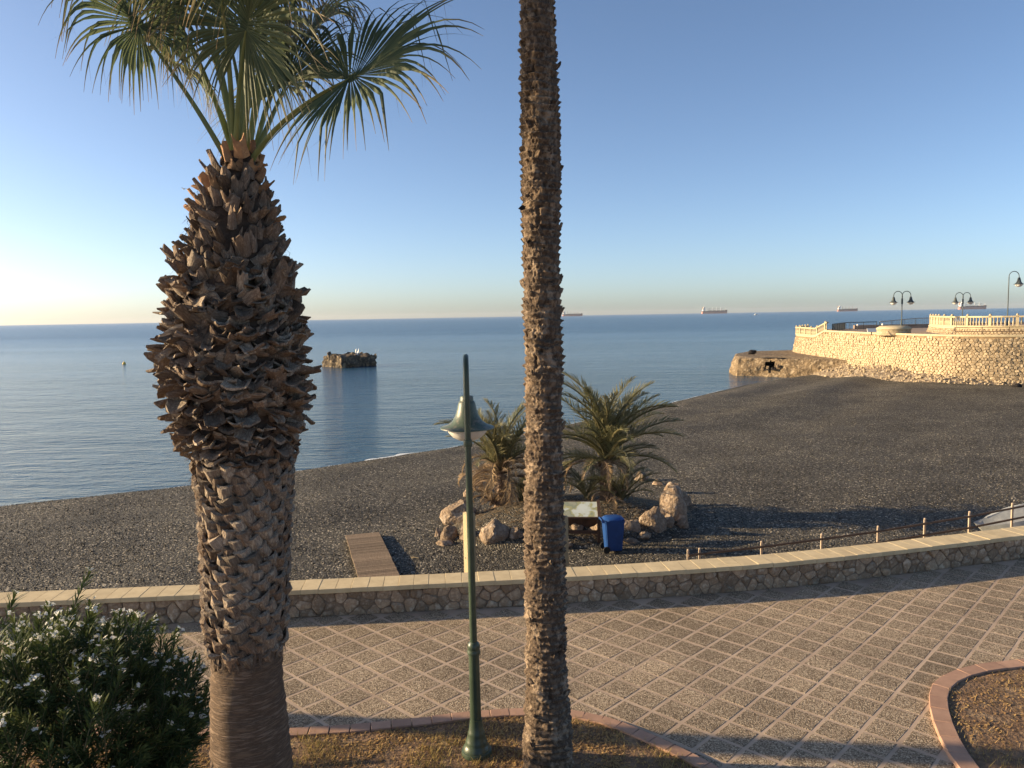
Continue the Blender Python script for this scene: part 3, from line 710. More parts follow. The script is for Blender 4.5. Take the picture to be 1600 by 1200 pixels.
while z < ZT - .05:
    zj = z; mid = ZM0 < z < ZM1; top = z >= ZM1
    rr = fr(z) * .84; circ = 2 * PI * rr
    cnt = max(6, int(circ / (.125 if not mid else .088))); 
    for k in range(cnt):
        jt_ = .22 if mid or top else .09; a = 2 * PI * (k + (row % 2) * .5 + rb.uniform(-jt_, jt_)) / cnt; zz = z + rb.uniform(-.03, .03) * (1 if mid or top else .45)
        tz = (zz - ZB) / (ZT - ZB)
        if mid:
            f = max(0, (zz - ZM0) / (ZM1 - ZM0)); tilt = R((lerp(104, 40, f) if f > .2 else lerp(40, 92, f / .2)) + rb.gauss(0, 20)); L = rb.uniform(.10, .20) * (1.25 if rb.random() < .12 else 1) * (1 if f > .3 else lerp(.55, 1, f / .3)); W = rb.uniform(.07, .17); T = rb.uniform(.014, .034); rag = .20; cu = rb.uniform(-.5, .35); tp = rb.uniform(.75, 1.15); spin = rb.gauss(0, .95)
            mt_ = M['boot_grey'] if rb.random() < .4 else M['boot']
        elif top:
            tilt = R(lerp(40, 20, (zz - ZM1) / (ZT - ZM1)) + rb.gauss(0, 18)); L = rb.uniform(.10, .20) * lerp(1, .8, tz); W = rb.uniform(.07, .12); T = .024; rag = .25; cu = rb.uniform(-.15, .2); tp = rb.uniform(.6, .85); spin = rb.gauss(0, .22)
            mt_ = M['boot_top'] if rb.random() < (.12 + .8 * max(0, (zz - ZT + .45) / .45)) else M['boot']
        else:
            tilt = R(30 + rb.gauss(0, 4)); L = rb.uniform(.105, .14); W = rb.uniform(.15, .19); T = rb.uniform(.036, .048); rag = .06; cu = rb.uniform(.0, .10); tp = rb.uniform(.7, .95); spin = (.12 + .45 * abs(math.cos(a))) * (1 if math.cos(a) > rb.gauss(0, .25) else -1) + rb.gauss(0, .12)
            mt_ = M['boot_grey'] if rb.random() < .65 else M['boot']
        boots.append((zz, a, tilt, L, W, T, rag, cu, tp, spin, rr, mt_))
    z += (.068 if not mid else .056) if not top else .068; row += 1
def place_boot(bt):
    zz, a, tilt, L, W, T, rag, cu, tp, spin, rr, mt_ = bt
    v_, f_ = boot(rb, L, W, T, rag, cu, tp)
    # local: Z along, Y outward -> world
    m_ = Matrix.Rotation(a - PI / 2, 4, 'Z') @ Matrix.Translation((0, rr * (.97 if tilt > R(40) else 1.03), 0)) @ Matrix.Rotation(-tilt, 4, 'X') @ Matrix.Rotation(spin, 4, 'Y')
    return v_, f_, Matrix.Translation((fcx(zz) - fbx, 0, zz)) @ m_
face = lambda bt: -math.sin(bt[1])      # towards the camera
boots.sort(key=lambda bt: -face(bt))
back = {}
for i, bt in enumerate(boots):
    v_, f_, m_ = place_boot(bt)
    if i < 300:
        o = link('leaf_base', mesh('leaf_base', v_, f_), bt[-1], fan); o.matrix_local = m_; autosmooth(o, 40)
    else:
        back.setdefault(bt[-1].name, MB()).add([m_ @ Vector(q) for q in v_], f_)
allb = MB(); mids = []
for k, mbk in back.items():
    mids += [k] * len(mbk.f); allb.add(mbk.v, mbk.f)
o = allb.build('leaf_bases', None, fan); o['kind'] = 'stuff'
names = list(back)
for k in names: o.data.materials.append(bpy.data.materials[k])
for p, k in zip(o.data.polygons, mids): p.material_index = names.index(k)
# hanging fibres between the leaf bases
fb = MB()
for _ in range(7000):
    zz = rb.uniform(ZB + .1, ZT); a = rb.uniform(PI, 2 * PI) if rb.random() < .75 else rb.uniform(0, PI); r_ = fr(zz) * rb.uniform(.86, 1.04)
    p = Vector((fcx(zz) - fbx + r_ * math.cos(a), r_ * math.sin(a), zz)); d = Vector((rb.gauss(0, 1), rb.gauss(0, 1), rb.gauss(-.3, .7))).normalized() * rb.uniform(.04, .13)
    s_ = d.cross(Vector((0, 0, 1))).normalized() * .0016; e = p + d + Vector((0, 0, -.01)); mm = p + d * .5 + Vector((rb.gauss(0, .012),) * 3)
    fb.add([p - s_, p + s_, mm + s_, mm - s_, e], [(0, 1, 2, 3), (3, 2, 4)])
o = fb.build('fibres', M['fibre'], fan); o['kind'] = 'stuff'
# torn skirt under the lowest leaf bases
sk = MB()
for k in range(70):
    a = 2 * PI * k / 70 + rb.uniform(-.04, .04); r_ = fr(ZB - .02) + .008; L = rb.uniform(.0, .09); wv = rb.uniform(.006, .02)
    q = [Vector((math.cos(a) * (r_ + .012) + s_ * -math.sin(a) * wv + fcx(ZB) - fbx, math.sin(a) * (r_ + .012) + s_ * math.cos(a) * wv, ZB + .08)) for s_ in (-1, 1)]
    e = Vector((math.cos(a + rb.gauss(0, .12)) * (r_ + .02) + fcx(ZB) - fbx, math.sin(a) * (r_ + .02), ZB - L)); sk.add([q[0], q[1], e], [(0, 1, 2)])
o = sk.build('torn_skirt', M['boot'], fan)

def fan_frond(base, ctrl, hub, seed, radius, dead=0.0, spread=150, face_dir=None, droop=1.0, nseg=64, pet=.017):
    """costapalmate leaf: petiole (Bezier) and a pleated blade whose free ends hang"""
    r = random.Random(seed); base, ctrl, hub = Vector(base), Vector(ctrl), Vector(hub)
    bez = [base * (1 - t) ** 2 + ctrl * 2 * t * (1 - t) + hub * t * t for t in np.linspace(0, 1, 10)]
    e = bpy.data.objects.new('frond', None); C.objects.link(e); e.parent = fan; e.location = base
    pm = MB().tube([p - base for p in bez], [lerp(pet * 1.5, pet * .62, t) for t in np.linspace(0, 1, 10)], 8, flat=.6)
    autosmooth(pm.build('petiole', M['petiole'], e), 60)
    ax = (bez[-1] - bez[-2]).normalized(); nrm = Vector(face_dir) if face_dir else Vector((0, 0, 1))
    nrm = (nrm - ax * nrm.dot(ax)).normalized(); sidev = ax.cross(nrm)
    mb = MB(); dphi = 2 * R(spread) / (nseg - 1)
    hr = [hub - base + (ax * (math.cos(q) + .6) + sidev * math.sin(q)) * .055 for q in np.linspace(0, 2 * PI, 14, endpoint=False)]; mb.add(hr, [tuple(range(14))], [.3] * 14)
    for k in range(nseg):
        phi = -R(spread) + dphi * k + r.gauss(0, .018); L = radius * (.72 + .28 * math.cos(phi / 2.2)) * r.uniform(.88, 1.08)
        d0 = (ax * math.cos(phi) + sidev * math.sin(phi) + nrm * (.16 + .10 * (-1) ** k * 0)).normalized()
        start = hub + ax * .10 * max(0, math.cos(phi)); tj = r.uniform(.40, .56); wmax = L * tj * math.tan(dphi / 2) * 2.25
        g = droop * r.uniform(.5, 2.3) * (.8 + .5 * abs(phi) / 2.6); pos = start.copy(); NP = 11; rows = []; vv = r.random(); tw = r.gauss(0, .25)
        brk = r.uniform(.55, .8) if r.random() < .22 else 9
        d = d0.copy()
        for i in range(NP):
            t = i / (NP - 1)
            sag = max(0, t - tj * .8) / (1 - tj * .8)
            d = (d0 + Vector((0, 0, -1)) * g * sag ** 1.25 * 1.7 + Vector((0, 0, -1)) * .05 * t + (Vector((0, 0, -2.5)) if t > brk else Vector())).normalized()
            if i: pos = pos + d * L / (NP - 1)
            wd = wmax * (t / tj if t < tj else max(.015, (1 - (t - tj) / (1 - tj)) ** .9 * lerp(.62, .55, t)) if t > tj + .03 else 1)
            wd = max(wd, .0022 if t > .3 else .010); sv = d.cross(nrm); sv = sv.normalized() if sv.length > 1e-4 else sidev
            sv = (sv * math.cos(tw * t) + nrm * math.sin(tw * t)).normalized(); fo = nrm * wd * (.30 if t < tj else .18)
            rows.append((pos - sv * wd / 2, pos + fo, pos + sv * wd / 2))
        vs_ = [q for rw in rows for q in rw]; fs_ = []
        for i in range(NP - 1):
            a = i * 3; fs_ += [(a, a + 1, a + 4, a + 3), (a + 1, a + 2, a + 5, a + 4)]
        tips = [max(dead, min(1, max(0, (i / (NP - 1) - .62) * 2.2) * (.5 + .8 * vv))) for i in range(NP) for _ in range(3)]
        mb.add([q - base for q in vs_], fs_, [vv] * len(vs_), tips)
        if r.random() < .45:      # a loose thread
            p = rows[-4][1]; q = p + Vector((r.gauss(0, .05), r.gauss(0, .05), -r.uniform(.08, .24))); s_ = Vector((.0012, 0, 0))
            mb.add([p - base - s_, p - base + s_, q - base], [(0, 1, 2)], [vv] * 3, [.9] * 3)
    mb.build('blade', M['fan_leaf'], e, leaf=True)
    return e
def fpx(x, y, Y): return PY(x, y, Y)
crown = lambda dx, dy=0: Vector((fcx(ZT), FY + dy, ZT - .05)) + Vector((dx, 0, 0))
G = fan_frond
fr_specs = [   # base offset, control point, hub, radius, spread, face, droop
    ((-.09, -.02), (300, 150, 5.85), (217, 42, 5.75), .66, 160, (.1, -.75, .65), 1.55),
    ((-.05, .04), (330, 130, 6.10), (296, 62, 6.25), .68, 155, (-.5, .3, .8), 1.25),
    ((-.02, -.06), (372, 120, 5.80), (385, 48, 5.60), .80, 165, (.05, -.95, .3), .55),
    ((.02, .08), (402, 130, 6.25), (409, 68, 6.50), .72, 150, (.0, .5, .85), .9),
    ((.06, .06), (428, 175, 6.20), (447, 132, 6.45), .84, 140, (-.35, -.55, .7), .42),
    ((.09, -.03), (440, 172, 5.85), (545, 124, 5.70), .92, 150, (-.3, -.72, .6), .45),
    ((.0, .10), (385, 60, 6.15), (390, -60, 6.30), .85, 150, (0, -.6, .8), .8),
    ((-.05, .05), (345, 70, 6.10), (285, -20, 6.20), .85, 150, (.3, -.5, .8), .9),
    ((.05, .0), (405, 80, 6.00), (470, -40, 6.10), .85, 150, (-.3, -.5, .8), .8),
    ((-.03, -.05), (360, 60, 5.75), (335, -70, 5.35), .80, 150, (0, -.3, .95), .8),
    ((.03, -.05), (395, 60, 5.75), (425, -80, 5.30), .80, 150, (0, -.3, .95), .8),
    ((-.06, .09), (340, 120, 6.45), (270, 95, 6.95), .70, 150, (-.2, .6, .8), 1.3),
    ((.06, .10), (415, 130, 6.55), (480, 55, 7.10), .75, 150, (.2, .6, .8), 1.1),
    ((.0, .10), (378, 110, 6.55), (350, 40, 7.15), .75, 150, (0, .6, .8), 1.1),
    ((.0, .0), (378, 0, 6.0), (382, -170, 6.05), .75, 120, (0, -.9, .3), .4),
    ((-.04, .0), (340, -20, 6.0), (230, -140, 6.0), .85, 150, (.4, -.4, .8), .9),
    ((.05, .0), (420, -20, 6.0), (560, -110, 6.1), .85, 150, (-.4, -.4, .8), .9),
]
for i, (bo, ct, hb_, rad, spd, fc, dr) in enumerate(fr_specs):
    G(crown(bo[0], bo[1]) - Vector((fbx, FY, 0)), fpx(*ct) - Vector((fbx, FY, 0)), fpx(*hb_) - Vector((fbx, FY, 0)), 100 + i, rad * 1.13, spread=spd, face_dir=fc, droop=dr)

# tall date palm: rough slender trunk running out of the picture
TY = 7.65
tpx = [(1215, 856, 40), (1150, 855, 38), (1100, 854, 33.5), (1000, 853, 32), (800, 851, 30.5), (600, 850, 28.5), (500, 847, 30), (400, 845, 30.5), (200, 845, 30.5), (0, 840.5, 26)]
ttab = []
for y, cx, hw in tpx:
    p = PY(cx, y, TY); ttab.append((p.z, p.x, hw * depth(p) / F))
ttab = [(-.1, ttab[0][1], ttab[0][2] * 1.08)] + ttab[0:] ; ttab.sort(); zt = ttab[-1][0]; ttab.append((zt + 2.0, ttab[-1][1] - .12, ttab[-1][2]))
tcx = lambda z: interp(z, [(a, b_) for a, b_, c in ttab]); trr = lambda z: interp(z, [(a, c) for a, b_, c in ttab])
tbx = tcx(0); tall = thing('tall_palm', 'tall slender date palm with rough scarred trunk standing right of the lamp post', 'palm', (tbx, TY, 0))
na, zh = 150, zt + 1.9; nz_ = int((zh + .1) / .0075)
A = np.linspace(0, 2 * PI, na, endpoint=False); Zs = np.linspace(-.1, zh, nz_); AA, ZZ = np.meshgrid(A, Zs)
rng = np.random.default_rng(5)
def vnoise(a, z, fa, fz, seed):
    """tileable value noise round the trunk"""
    g = np.random.default_rng(seed).random((int(fz * (zh + 2)) + 4, fa)); x = a / (2 * PI) * fa; y = (z + .5) * fz
    xi = np.floor(x).astype(int); yi = np.floor(y).astype(int); tx = x - xi; ty = y - yi; tx = tx * tx * (3 - 2 * tx); ty = ty * ty * (3 - 2 * ty)
    return (g[yi, xi % fa] * (1 - tx) + g[yi, (xi + 1) % fa] * tx) * (1 - ty) + (g[yi + 1, xi % fa] * (1 - tx) + g[yi + 1, (xi + 1) % fa] * tx) * ty
wz = ZZ + .035 * (vnoise(AA, ZZ, 9, 7, 1) - .5); wa = AA + .30 * (vnoise(AA, ZZ, 8, 6, 2) - .5)
rowh = .066; ncol = 6
rowi = np.floor(wz / rowh + ncol * 0 + wa / (2 * PI)); fzr = wz / rowh + wa / (2 * PI) - rowi
colx = wa / (2 * PI) * ncol + rowi * .5; ci = np.floor(colx); fx = colx - ci
hsh = np.modf(np.sin(rowi * 12.9898 + (ci % ncol) * 78.233) * 43758.5453)[0] % 1
ledge = (fzr ** 1.5) * (1 - np.clip((fzr - .82) / .18, 0, 1) ** 1.2)      # each scar swells upward to a lip, then drops
ledge *= (.45 + .75 * hsh) * (1 - .55 * (2 * np.abs(fx - .5)) ** 3)
lowz = np.clip(1 - ZZ / 1.3, 0, 1)
disp = .046 * ledge + .012 * (vnoise(AA, ZZ, 56, 26, 3) - .5) + .012 * (vnoise(AA, ZZ, 75, 60, 4) - .5) + .022 * (vnoise(AA, ZZ, 12, 11, 6) - .5) + .05 * lowz * (vnoise(AA, ZZ, 10, 5, 7) - .5)
pit = vnoise(AA, ZZ, 22, 20, 8); disp -= .03 * np.clip((pit - .80) / .12, 0, 1)
RR = (np.interp(ZZ, [t[0] for t in ttab], [t[2] for t in ttab]) - .016) * (1 + .10 * (vnoise(AA, ZZ, 4, 1.6, 12) - .5) + .05 * (vnoise(AA * 0, ZZ, 3, 2.6, 13) - .5)) + disp
CX = np.interp(ZZ, [t[0] for t in ttab], [t[1] for t in ttab]) - tbx
V = np.stack([CX + RR * np.cos(AA), RR * np.sin(AA), ZZ], -1).reshape(-1, 3)
i_ = np.arange(nz_ - 1)[:, None] * na; k_ = np.arange(na)[None]; k2 = (k_ + 1) % na
Q = np.stack([i_ + k_, i_ + k2, i_ + na + k2, i_ + na + k_], -1).reshape(-1)
me = bpy.data.meshes.new('trunk'); me.vertices.add(len(V)); me.vertices.foreach_set('co', V.ravel()); me.loops.add(len(Q)); me.loops.foreach_set('vertex_index', Q.astype('i'))
me.polygons.add(len(Q) // 4); me.polygons.foreach_set('loop_start', np.arange(len(Q) // 4, dtype='i') * 4); me.update(); me.validate()
me.polygons.foreach_set('use_smooth', np.ones(len(me.polygons), bool)); link('trunk', me, M['bark_date'], tall)
# broken stubs still standing proud of the bark
for k in range(70):
    zz = rb.uniform(.15, zt); a = rb.uniform(PI * .95, PI * 2.05); r_ = trr(zz)
    v_, f_ = boot(rb, rb.uniform(.035, .075), rb.uniform(.05, .09), .022, .35, rb.uniform(-.2, .2), .7)
    o = link('leaf_stub', mesh('leaf_stub', v_, f_), M['bark_date'], tall)
    o.matrix_local = Matrix.Translation((tcx(zz) - tbx, 0, zz)) @ Matrix.Rotation(a - PI / 2, 4, 'Z') @ Matrix.Translation((0, r_ * .98 - .012, 0)) @ Matrix.Rotation(-R(rb.uniform(12, 40)), 4, 'X') @ Matrix.Rotation(rb.gauss(0, .3), 4, 'Y')
p = PY(815, 325, TY - .1)
MB().box((p.x - tbx + .01, p.y - TY, p.z), (.07, .03, .05), (0, .5, 0), (.5, .7)).build('leaf_stub', M['darkrock'], tall)

# ------------------------------------------------------------------ pinnate fronds (date palms)
def pinnate(seed, L, arch, mat, nl=46, lw=.030, ll=.42, sag=0.0, brown=.0, rise=1.0):
    """frond along +X rising in +Z then arching over; returns (rachis mesh, leaflet mesh)"""
    r = random.Random(seed); pts = []; a0 = R(62) * rise; x = z = 0.0
    for i in range(17):
        t = i / 16; pts.append(Vector((x, r.gauss(0, .004), z))); a = a0 - R(arch) * t ** 1.25 - sag * t; x += math.cos(a) * L / 16; z += math.sin(a) * L / 16
    rm = MB().tube(pts, [lerp(.026, .004, i / 16) for i in range(17)], 6, flat=.7)
    pa = Path([]) if False else None
    lm = MB()
    for k in range(nl):
        t = .16 + .84 * (k + .5) / nl
        f = t * 16; i = min(15, int(f)); p = pts[i].lerp(pts[i + 1], f - i); d = (pts[i + 1] - pts[i]).normalized(); nrm = Vector((0, 1, 0)).cross(d).normalized() * -1
        for s_ in (-1, 1):
            sw = lerp(R(62), R(22), t) + r.gauss(0, .10); lf = R(28) + r.gauss(0, .22)
            ln = ll * (math.sin(PI * min(1, .12 + t * .86)) ** .6) * r.uniform(.8, 1.1); side = Vector((0, s_, 0))
            dd = (d * math.cos(sw) + (side * math.cos(lf) - nrm * -1 * math.sin(lf)) * math.sin(sw)).normalized()
            wv = d.cross(dd).cross(dd).normalized() * lw * r.uniform(.7, 1.1) / 2; nrm2 = dd.cross(wv).normalized()
            q = p + dd * ln * .45; e = p + dd * ln + Vector((0, 0, -ln * r.uniform(.02, .22))); vv = r.random()
            lm.add([p - wv * .4, p + wv * .4, q + wv, q - wv, e], [(0, 1, 2, 3), (3, 2, 4)], [vv] * 5, [brown, brown, brown, brown, min(1, brown + r.uniform(.1, .6))])
    return rm.me('rachis', M['rachis'] if brown < .5 else M['boot']), lm.me('leaflets', mat, leaf=True)
live = [pinnate(300 + i, 1.0, [55, 75, 95, 70, 85][i], M['date_leaf'], nl=50, lw=.0105, ll=.23, brown=.06 * i) for i in range(5)]
dead = [pinnate(330 + i, 1.0, [120, 150, 135][i], M['dead_leaf'], nl=44, lw=.010, ll=.16, sag=.3, brown=.7) for i in range(3)]
def add_frond(parent, kind_, loc, az, tiltz, L, roll=0.0, nm=None):
    r_, l_ = (live if kind_ == 'live' else dead)[rnd.randrange(5 if kind_ == 'live' else 3)]
    e = bpy.data.objects.new('frond' if kind_ == 'live' else 'dead_frond', None); C.objects.link(e); e.parent = parent
    e.matrix_local = Matrix.Translation(loc) @ Matrix.Rotation(az, 4, 'Z') @ Matrix.Rotation(-tiltz, 4, 'Y') @ Matrix.Rotation(roll, 4, 'X') @ Matrix.Scale(L, 4)
    a = bpy.data.objects.new('rachis', r_); b_ = bpy.data.objects.new('leaflets', l_)
    for q in (a, b_): C.objects.link(q); q.parent = e
# crown of the tall palm, above the frame
for k in range(26):
    add_frond(tall, 'live', (tcx(zh) - tbx, 0, zh - .05), k * 2.399, R(rnd.uniform(-25, 22)), rnd.uniform(2.3, 3.0), rnd.gauss(0, .2))

# unseen palm added left of the picture so its crown shades the top of the tall trunk
side = thing('date_palm', 'unseen leaning date palm added left of the picture to shade the tall trunk', 'palm', (-12.5, 10.1, 0))
sp = [Vector((0, 0, -.1)), Vector((.1, -.35, 3.5)), Vector((.3, -.8, 7)), Vector((.5, -1.15, 10.3))]
autosmooth(MB().tube(smooth_path(sp, 2), [lerp(.24, .17, i / 12) for i in range(13)], 20).build('trunk', M['bark_date'], side), 50) if len(smooth_path(sp, 2)) == 13 else autosmooth(MB().tube(smooth_path(sp, 2), .2, 20).build('trunk', M['bark_date'], side), 50)
for k in range(46):
    add_frond(side, 'live', (.5, -1.15, 10.25), k * 2.399, R(rnd.uniform(-38, 20)), rnd.uniform(1.5, 2.0), rnd.gauss(0, .2))

# ------------------------------------------------------------------ palm bed on the beach
bl, br = P(690, 835, -2), P(1068, 800, -2)
BC = Vector((1.95, 25.0, -2.0)); BA, BB = 4.35, 2.75; BR = R(17)
def bed_h(x, y):
    dx, dy = x - BC.x, y - BC.y; a = (dx * math.cos(BR) + dy * math.sin(BR)) / BA; b_ = (-dx * math.sin(BR) + dy * math.cos(BR)) / BB
    return a * a + b_ * b_
vs = []; fs = []; nr, na = 22, 72
for j in range(nr + 1):
    t = j / nr * 1.06
    for k in range(na):
        a = 2 * PI * k / na; x0, y0 = BA * t * math.cos(a), BB * t * math.sin(a); x = BC.x + x0 * math.cos(BR) - y0 * math.sin(BR); y = BC.y + x0 * math.sin(BR) + y0 * math.cos(BR)
        h = .62 * max(0, 1 - t ** 3.2) + .05 * mnoise.noise(Vector((x, y, 0)) * 1.3) * (t < .95); vs.append((x, y, bz(x, y) + h - (.06 if t >= 1 else 0)))
for j in range(nr):
    for k in range(na): fs.append((j * na + k, (j + 1) * na + k, (j + 1) * na + (k + 1) % na, j * na + (k + 1) % na))
kind(link('palm_mound', mesh('palm_mound', vs, fs, True), M['gravel']), 'structure', 'raised gravel mound ringed with boulders on the beach')
def mound_z(x, y):
    q = math.sqrt(bed_h(x, y)); return bz(x, y) + .62 * max(0, 1 - q ** 3.2)

def beach_palm(name, label, base, specs, trunk_h, trunk_r):
    t = thing(name, label, 'palm', base)
    vs = []; fs = []; na, nz_ = 20, 16
    for j in range(nz_ + 1):
        z = trunk_h * j / nz_; r_ = trunk_r * (1.15 - .3 * j / nz_)
        for k in range(na):
            a = 2 * PI * k / na; q = r_ * (1 + .25 * ((k + j * 2) % 4 < 2) * (j % 2) + .12 * mnoise.noise(Vector((math.cos(a) * 3, math.sin(a) * 3, z * 4)))); vs.append((q * math.cos(a), q * math.sin(a), z - .1))
    for j in range(nz_):
        for k in range(na): fs.append((j * na + k, j * na + (k + 1) % na, (j + 1) * na + (k + 1) % na, (j + 1) * na + k))
    link('trunk', mesh('trunk', vs, fs), M['boot'], t)
    for kd, n_, L0, L1, t0, t1, z0, off in specs:
        for k in range(n_):
            add_frond(t, kd, (rnd.gauss(0, .06) + off[0], rnd.gauss(0, .06) + off[1], z0 + rnd.uniform(-.08, .08)), k * 2.399 + rnd.gauss(0, .2), R(rnd.uniform(t0, t1)), rnd.uniform(L0, L1), rnd.gauss(0, .25))
    return t
b1_ = P(948, 782, -1.5); b1_.z = mound_z(b1_.x, b1_.y)
beach_palm('date_palm', 'bushy green date palm on the beach mound, right of the tall trunk', b1_,
           [('live', 18, 2.6, 3.4, 8, 30, 1.45, (0, 0)), ('live', 15, 2.4, 3.1, -20, 8, 1.35, (0, 0)), ('live', 11, 1.9, 2.6, -45, -22, 1.25, (0, 0)), ('live', 15, 1.2, 2.0, -15, 20, .05, (.5, -.2)), ('live', 12, 1.0, 1.8, -10, 25, .05, (-.7, -.1)), ('dead', 9, .8, 1.3, -25, 20, .05, (.0, -.5)), ('dead', 9, 1.5, 2.0, -45, -15, 1.1, (-.2, 0))], 1.5, .20)
b2_ = P(783, 778, -1.5); b2_.z = mound_z(b2_.x, b2_.y)
beach_palm('date_palm', 'half-withered date palm with brown hanging fronds, behind the lamp post', b2_,
           [('live', 16, 2.4, 3.1, 10, 30, 1.3, (0, 0)), ('live', 8, 1.9, 2.4, -10, 12, 1.2, (0, 0)), ('dead', 20, 1.7, 2.3, -25, 12, 1.1, (0, 0)), ('dead', 16, 1.5, 2.1, -55, -20, .9, (0, 0)), ('dead', 10, 1.0, 1.6, -20, 30, .15, (-.3, -.2)), ('live', 9, 1.2, 1.8, -5, 25, .05, (.7, 0))], 1.3, .20)
b3_ = P(862, 770, -1.5); b3_.z = mound_z(b3_.x, b3_.y)
beach_palm('date_palm', 'low dead brown date palm half hidden behind the tall trunk', b3_,
           [('dead', 12, 1.2, 1.8, -30, 15, .5, (0, 0)), ('live', 6, 1.2, 1.7, -10, 15, .4, (0, 0))], .6, .17)

# dry litter and fallen leaflets over the mound
lt = MB()
for _ in range(5200):
    a = rnd.uniform(0, 6.283); q = math.sqrt(rnd.random()) * .97; x0, y0 = BA * q * math.cos(a), BB * q * math.sin(a); x = BC.x + x0 * math.cos(BR) - y0 * math.sin(BR); y = BC.y + x0 * math.sin(BR) + y0 * math.cos(BR)
    z = mound_z(x, y) + .05 * mnoise.noise(Vector((x, y, 0)) * 1.3) + .015; L = rnd.uniform(.06, .30); b_ = rnd.uniform(0, 6.283); d = Vector((math.cos(b_), math.sin(b_), rnd.uniform(-.05, .45) if rnd.random() < .35 else .03)); w_ = Vector((-d.y, d.x, 0)) * rnd.uniform(.006, .014); vv = rnd.random(); p = Vector((x, y, z))
    lt.add([p - w_, p + w_, p + d * L], [(0, 1, 2)], [vv] * 3, [.2, .2, .7])
kind(lt.build('mound_litter', M['dead_leaf'], leaf=True), 'stuff', 'dry fallen leaflets littering the palm mound')
# boulders round the mound
bould = [  # px x, px y of the foot, width px, height px, label
    (716, 816, 62, 36, 'large rounded pale boulder topping the left end of the palm mound'),
    (704, 842, 30, 28, 'squarish yellow boulder at the left foot of the palm mound'),
    (728, 842, 26, 28, 'pink boulder half hidden behind the lamp pole'),
    (697, 850, 30, 10, 'flat stone at the far left foot of the palm mound'),
    (684, 838, 12, 16, 'small dark stone at the left tip of the palm mound'),
    (771, 845, 50, 36, 'broad angular boulder between the lamp pole and the tall trunk'),
    (806, 842, 30, 24, 'small pink boulder just left of the tall trunk'),
    (840, 838, 34, 26, 'boulder behind the tall trunk'),
    (900, 836, 30, 20, 'grey boulder under the information panel'),
    (985, 832, 36, 22, 'reddish low boulder right of the blue bin'),
    (1022, 826, 40, 40, 'upright pointed boulder at the front right of the mound'),
    (1042, 822, 24, 22, 'grey boulder wedged at the front right corner of the mound'),
    (1054, 812, 50, 54, 'tallest boulder at the right end of the mound'),
    (1064, 822, 22, 16, 'low stone under the tallest boulder'),
    (1052, 770, 26, 18, 'sunlit flat-topped boulder at the back right of the mound'),
    (1002, 750, 26, 14, 'pinkish boulder at the back edge of the mound'),
    (733, 776, 18, 16, 'small pale stone leaning on the left palm'),
    (748, 765, 30, 16, 'pinkish flat stone behind the left palm'),
    (985, 846, 34, 8, 'flat slab lying right of the blue bin'),
    (880, 852, 30, 9, 'low pale stones in front of the information panel'),
    (932, 840, 34, 24, 'brown boulder between the information panel and the blue bin'), (1006, 838, 30, 12, 'small low stone before the pointed boulder'), (1070, 790, 22, 26, 'grey boulder behind the tallest boulder at the right end of the mound'), (1030, 757, 20, 10, 'low dark stone at the back right rim of the mound')]
for i, (x, y, wp, hp_, lab) in enumerate(bould):
    p = P(x, y, -2.0); 
    for _ in range(4): p = P(x, y, mound_z(p.x, p.y) * .5 + bz(p.x, p.y) * .5)
    k = depth(p) / F; wd, ht = wp * k * 1.0, hp_ * k * 1.05
    me = rock_mesh('boulder', 50 + i, (wd * 1.08, wd * rnd.uniform(.75, 1.0), ht), mat=M['boulder'], cuts=13, rough=.42, flat=.35)
    o = link('boulder', me, None); o.location = p - Vector((0, 0, .05)); o.rotation_euler = (0, 0, rnd.uniform(-.3, .3)); tag(o, lab, 'boulder', 'boulders around the palm mound')

# information panel
ip = P(908, 848, -2.0); ip.z = bz(ip.x, ip.y); info = thing('information_panel', 'tilted information panel on dark timber legs beside the blue bin', 'information board', ip, R(-4))
tl = R(24); wv = 1.15
for sx in (-1, 1):
    MB().box((sx * wv * .46, -.05, .42), (.09, .09, .86), bev=.006).build('leg', M['dark_wood'], info); MB().box((sx * wv * .46, .50, .52), (.09, .09, 1.06), bev=.006).build('leg', M['dark_wood'], info)
    MB().box((sx * wv * .46, .22, .30), (.07, .52, .07)).build('side_rail', M['dark_wood'], info)
MB().box((0, -.05, .40), (wv * .9, .05, .10)).build('cross_rail', M['dark_wood'], info)
MB().box((0, .50, .45), (wv * .9, .04, .42)).build('back_board', M['dark_wood'], info)
brd = MB().box((0, .22, 1.0), (wv, .82, .05), (tl, 0, 0), bev=.006).build('board', M['dark_wood'], info)
MB().box((0, .22 - .028 * math.sin(tl), 1.0 + .028 * math.cos(tl)), (wv * .9, .72, .006), (tl, 0, 0)).build('printed_sheet', M['panel_print'], brd)
MB().box((wv * .47, .22 - .045 * math.sin(tl), 1.0 + .045 * math.cos(tl)), (.09, .84, .045), (tl, 0, 0)).build('frame_bar', M['dark_wood'], brd)

# blue wheeled bin
bp_ = P(958, 858, -2.0); bp_.z = bz(bp_.x, bp_.y); bn = thing('wheeled_bin', 'blue plastic wheeled bin standing right of the information panel', 'bin', bp_, R(96))
vs = []
for z, sx, sy in ((.06, .20, .21), (.10, .21, .225), (.86, .25, .285), (.90, .265, .30), (.95, .27, .305)):
    for a in range(4):
        cx_, cy_ = ((-1, -1), (1, -1), (1, 1), (-1, 1))[a]
        for q in ((.86, 1), (1, .86)) if a in (0, 2) and False else ((1, .86), (.86, 1)) if a in (1, 3) else ((.86, 1), (1, .86)):
            vs.append((cx_ * sx * q[0], cy_ * sy * q[1], z))
def ringorder(vs):
    out = []
    for r_ in range(0, len(vs), 8):
        out += sorted(vs[r_:r_ + 8], key=lambda v: math.atan2(v[1], v[0]))
    return out
vs = ringorder(vs); fs = [tuple(range(8))[::-1]]
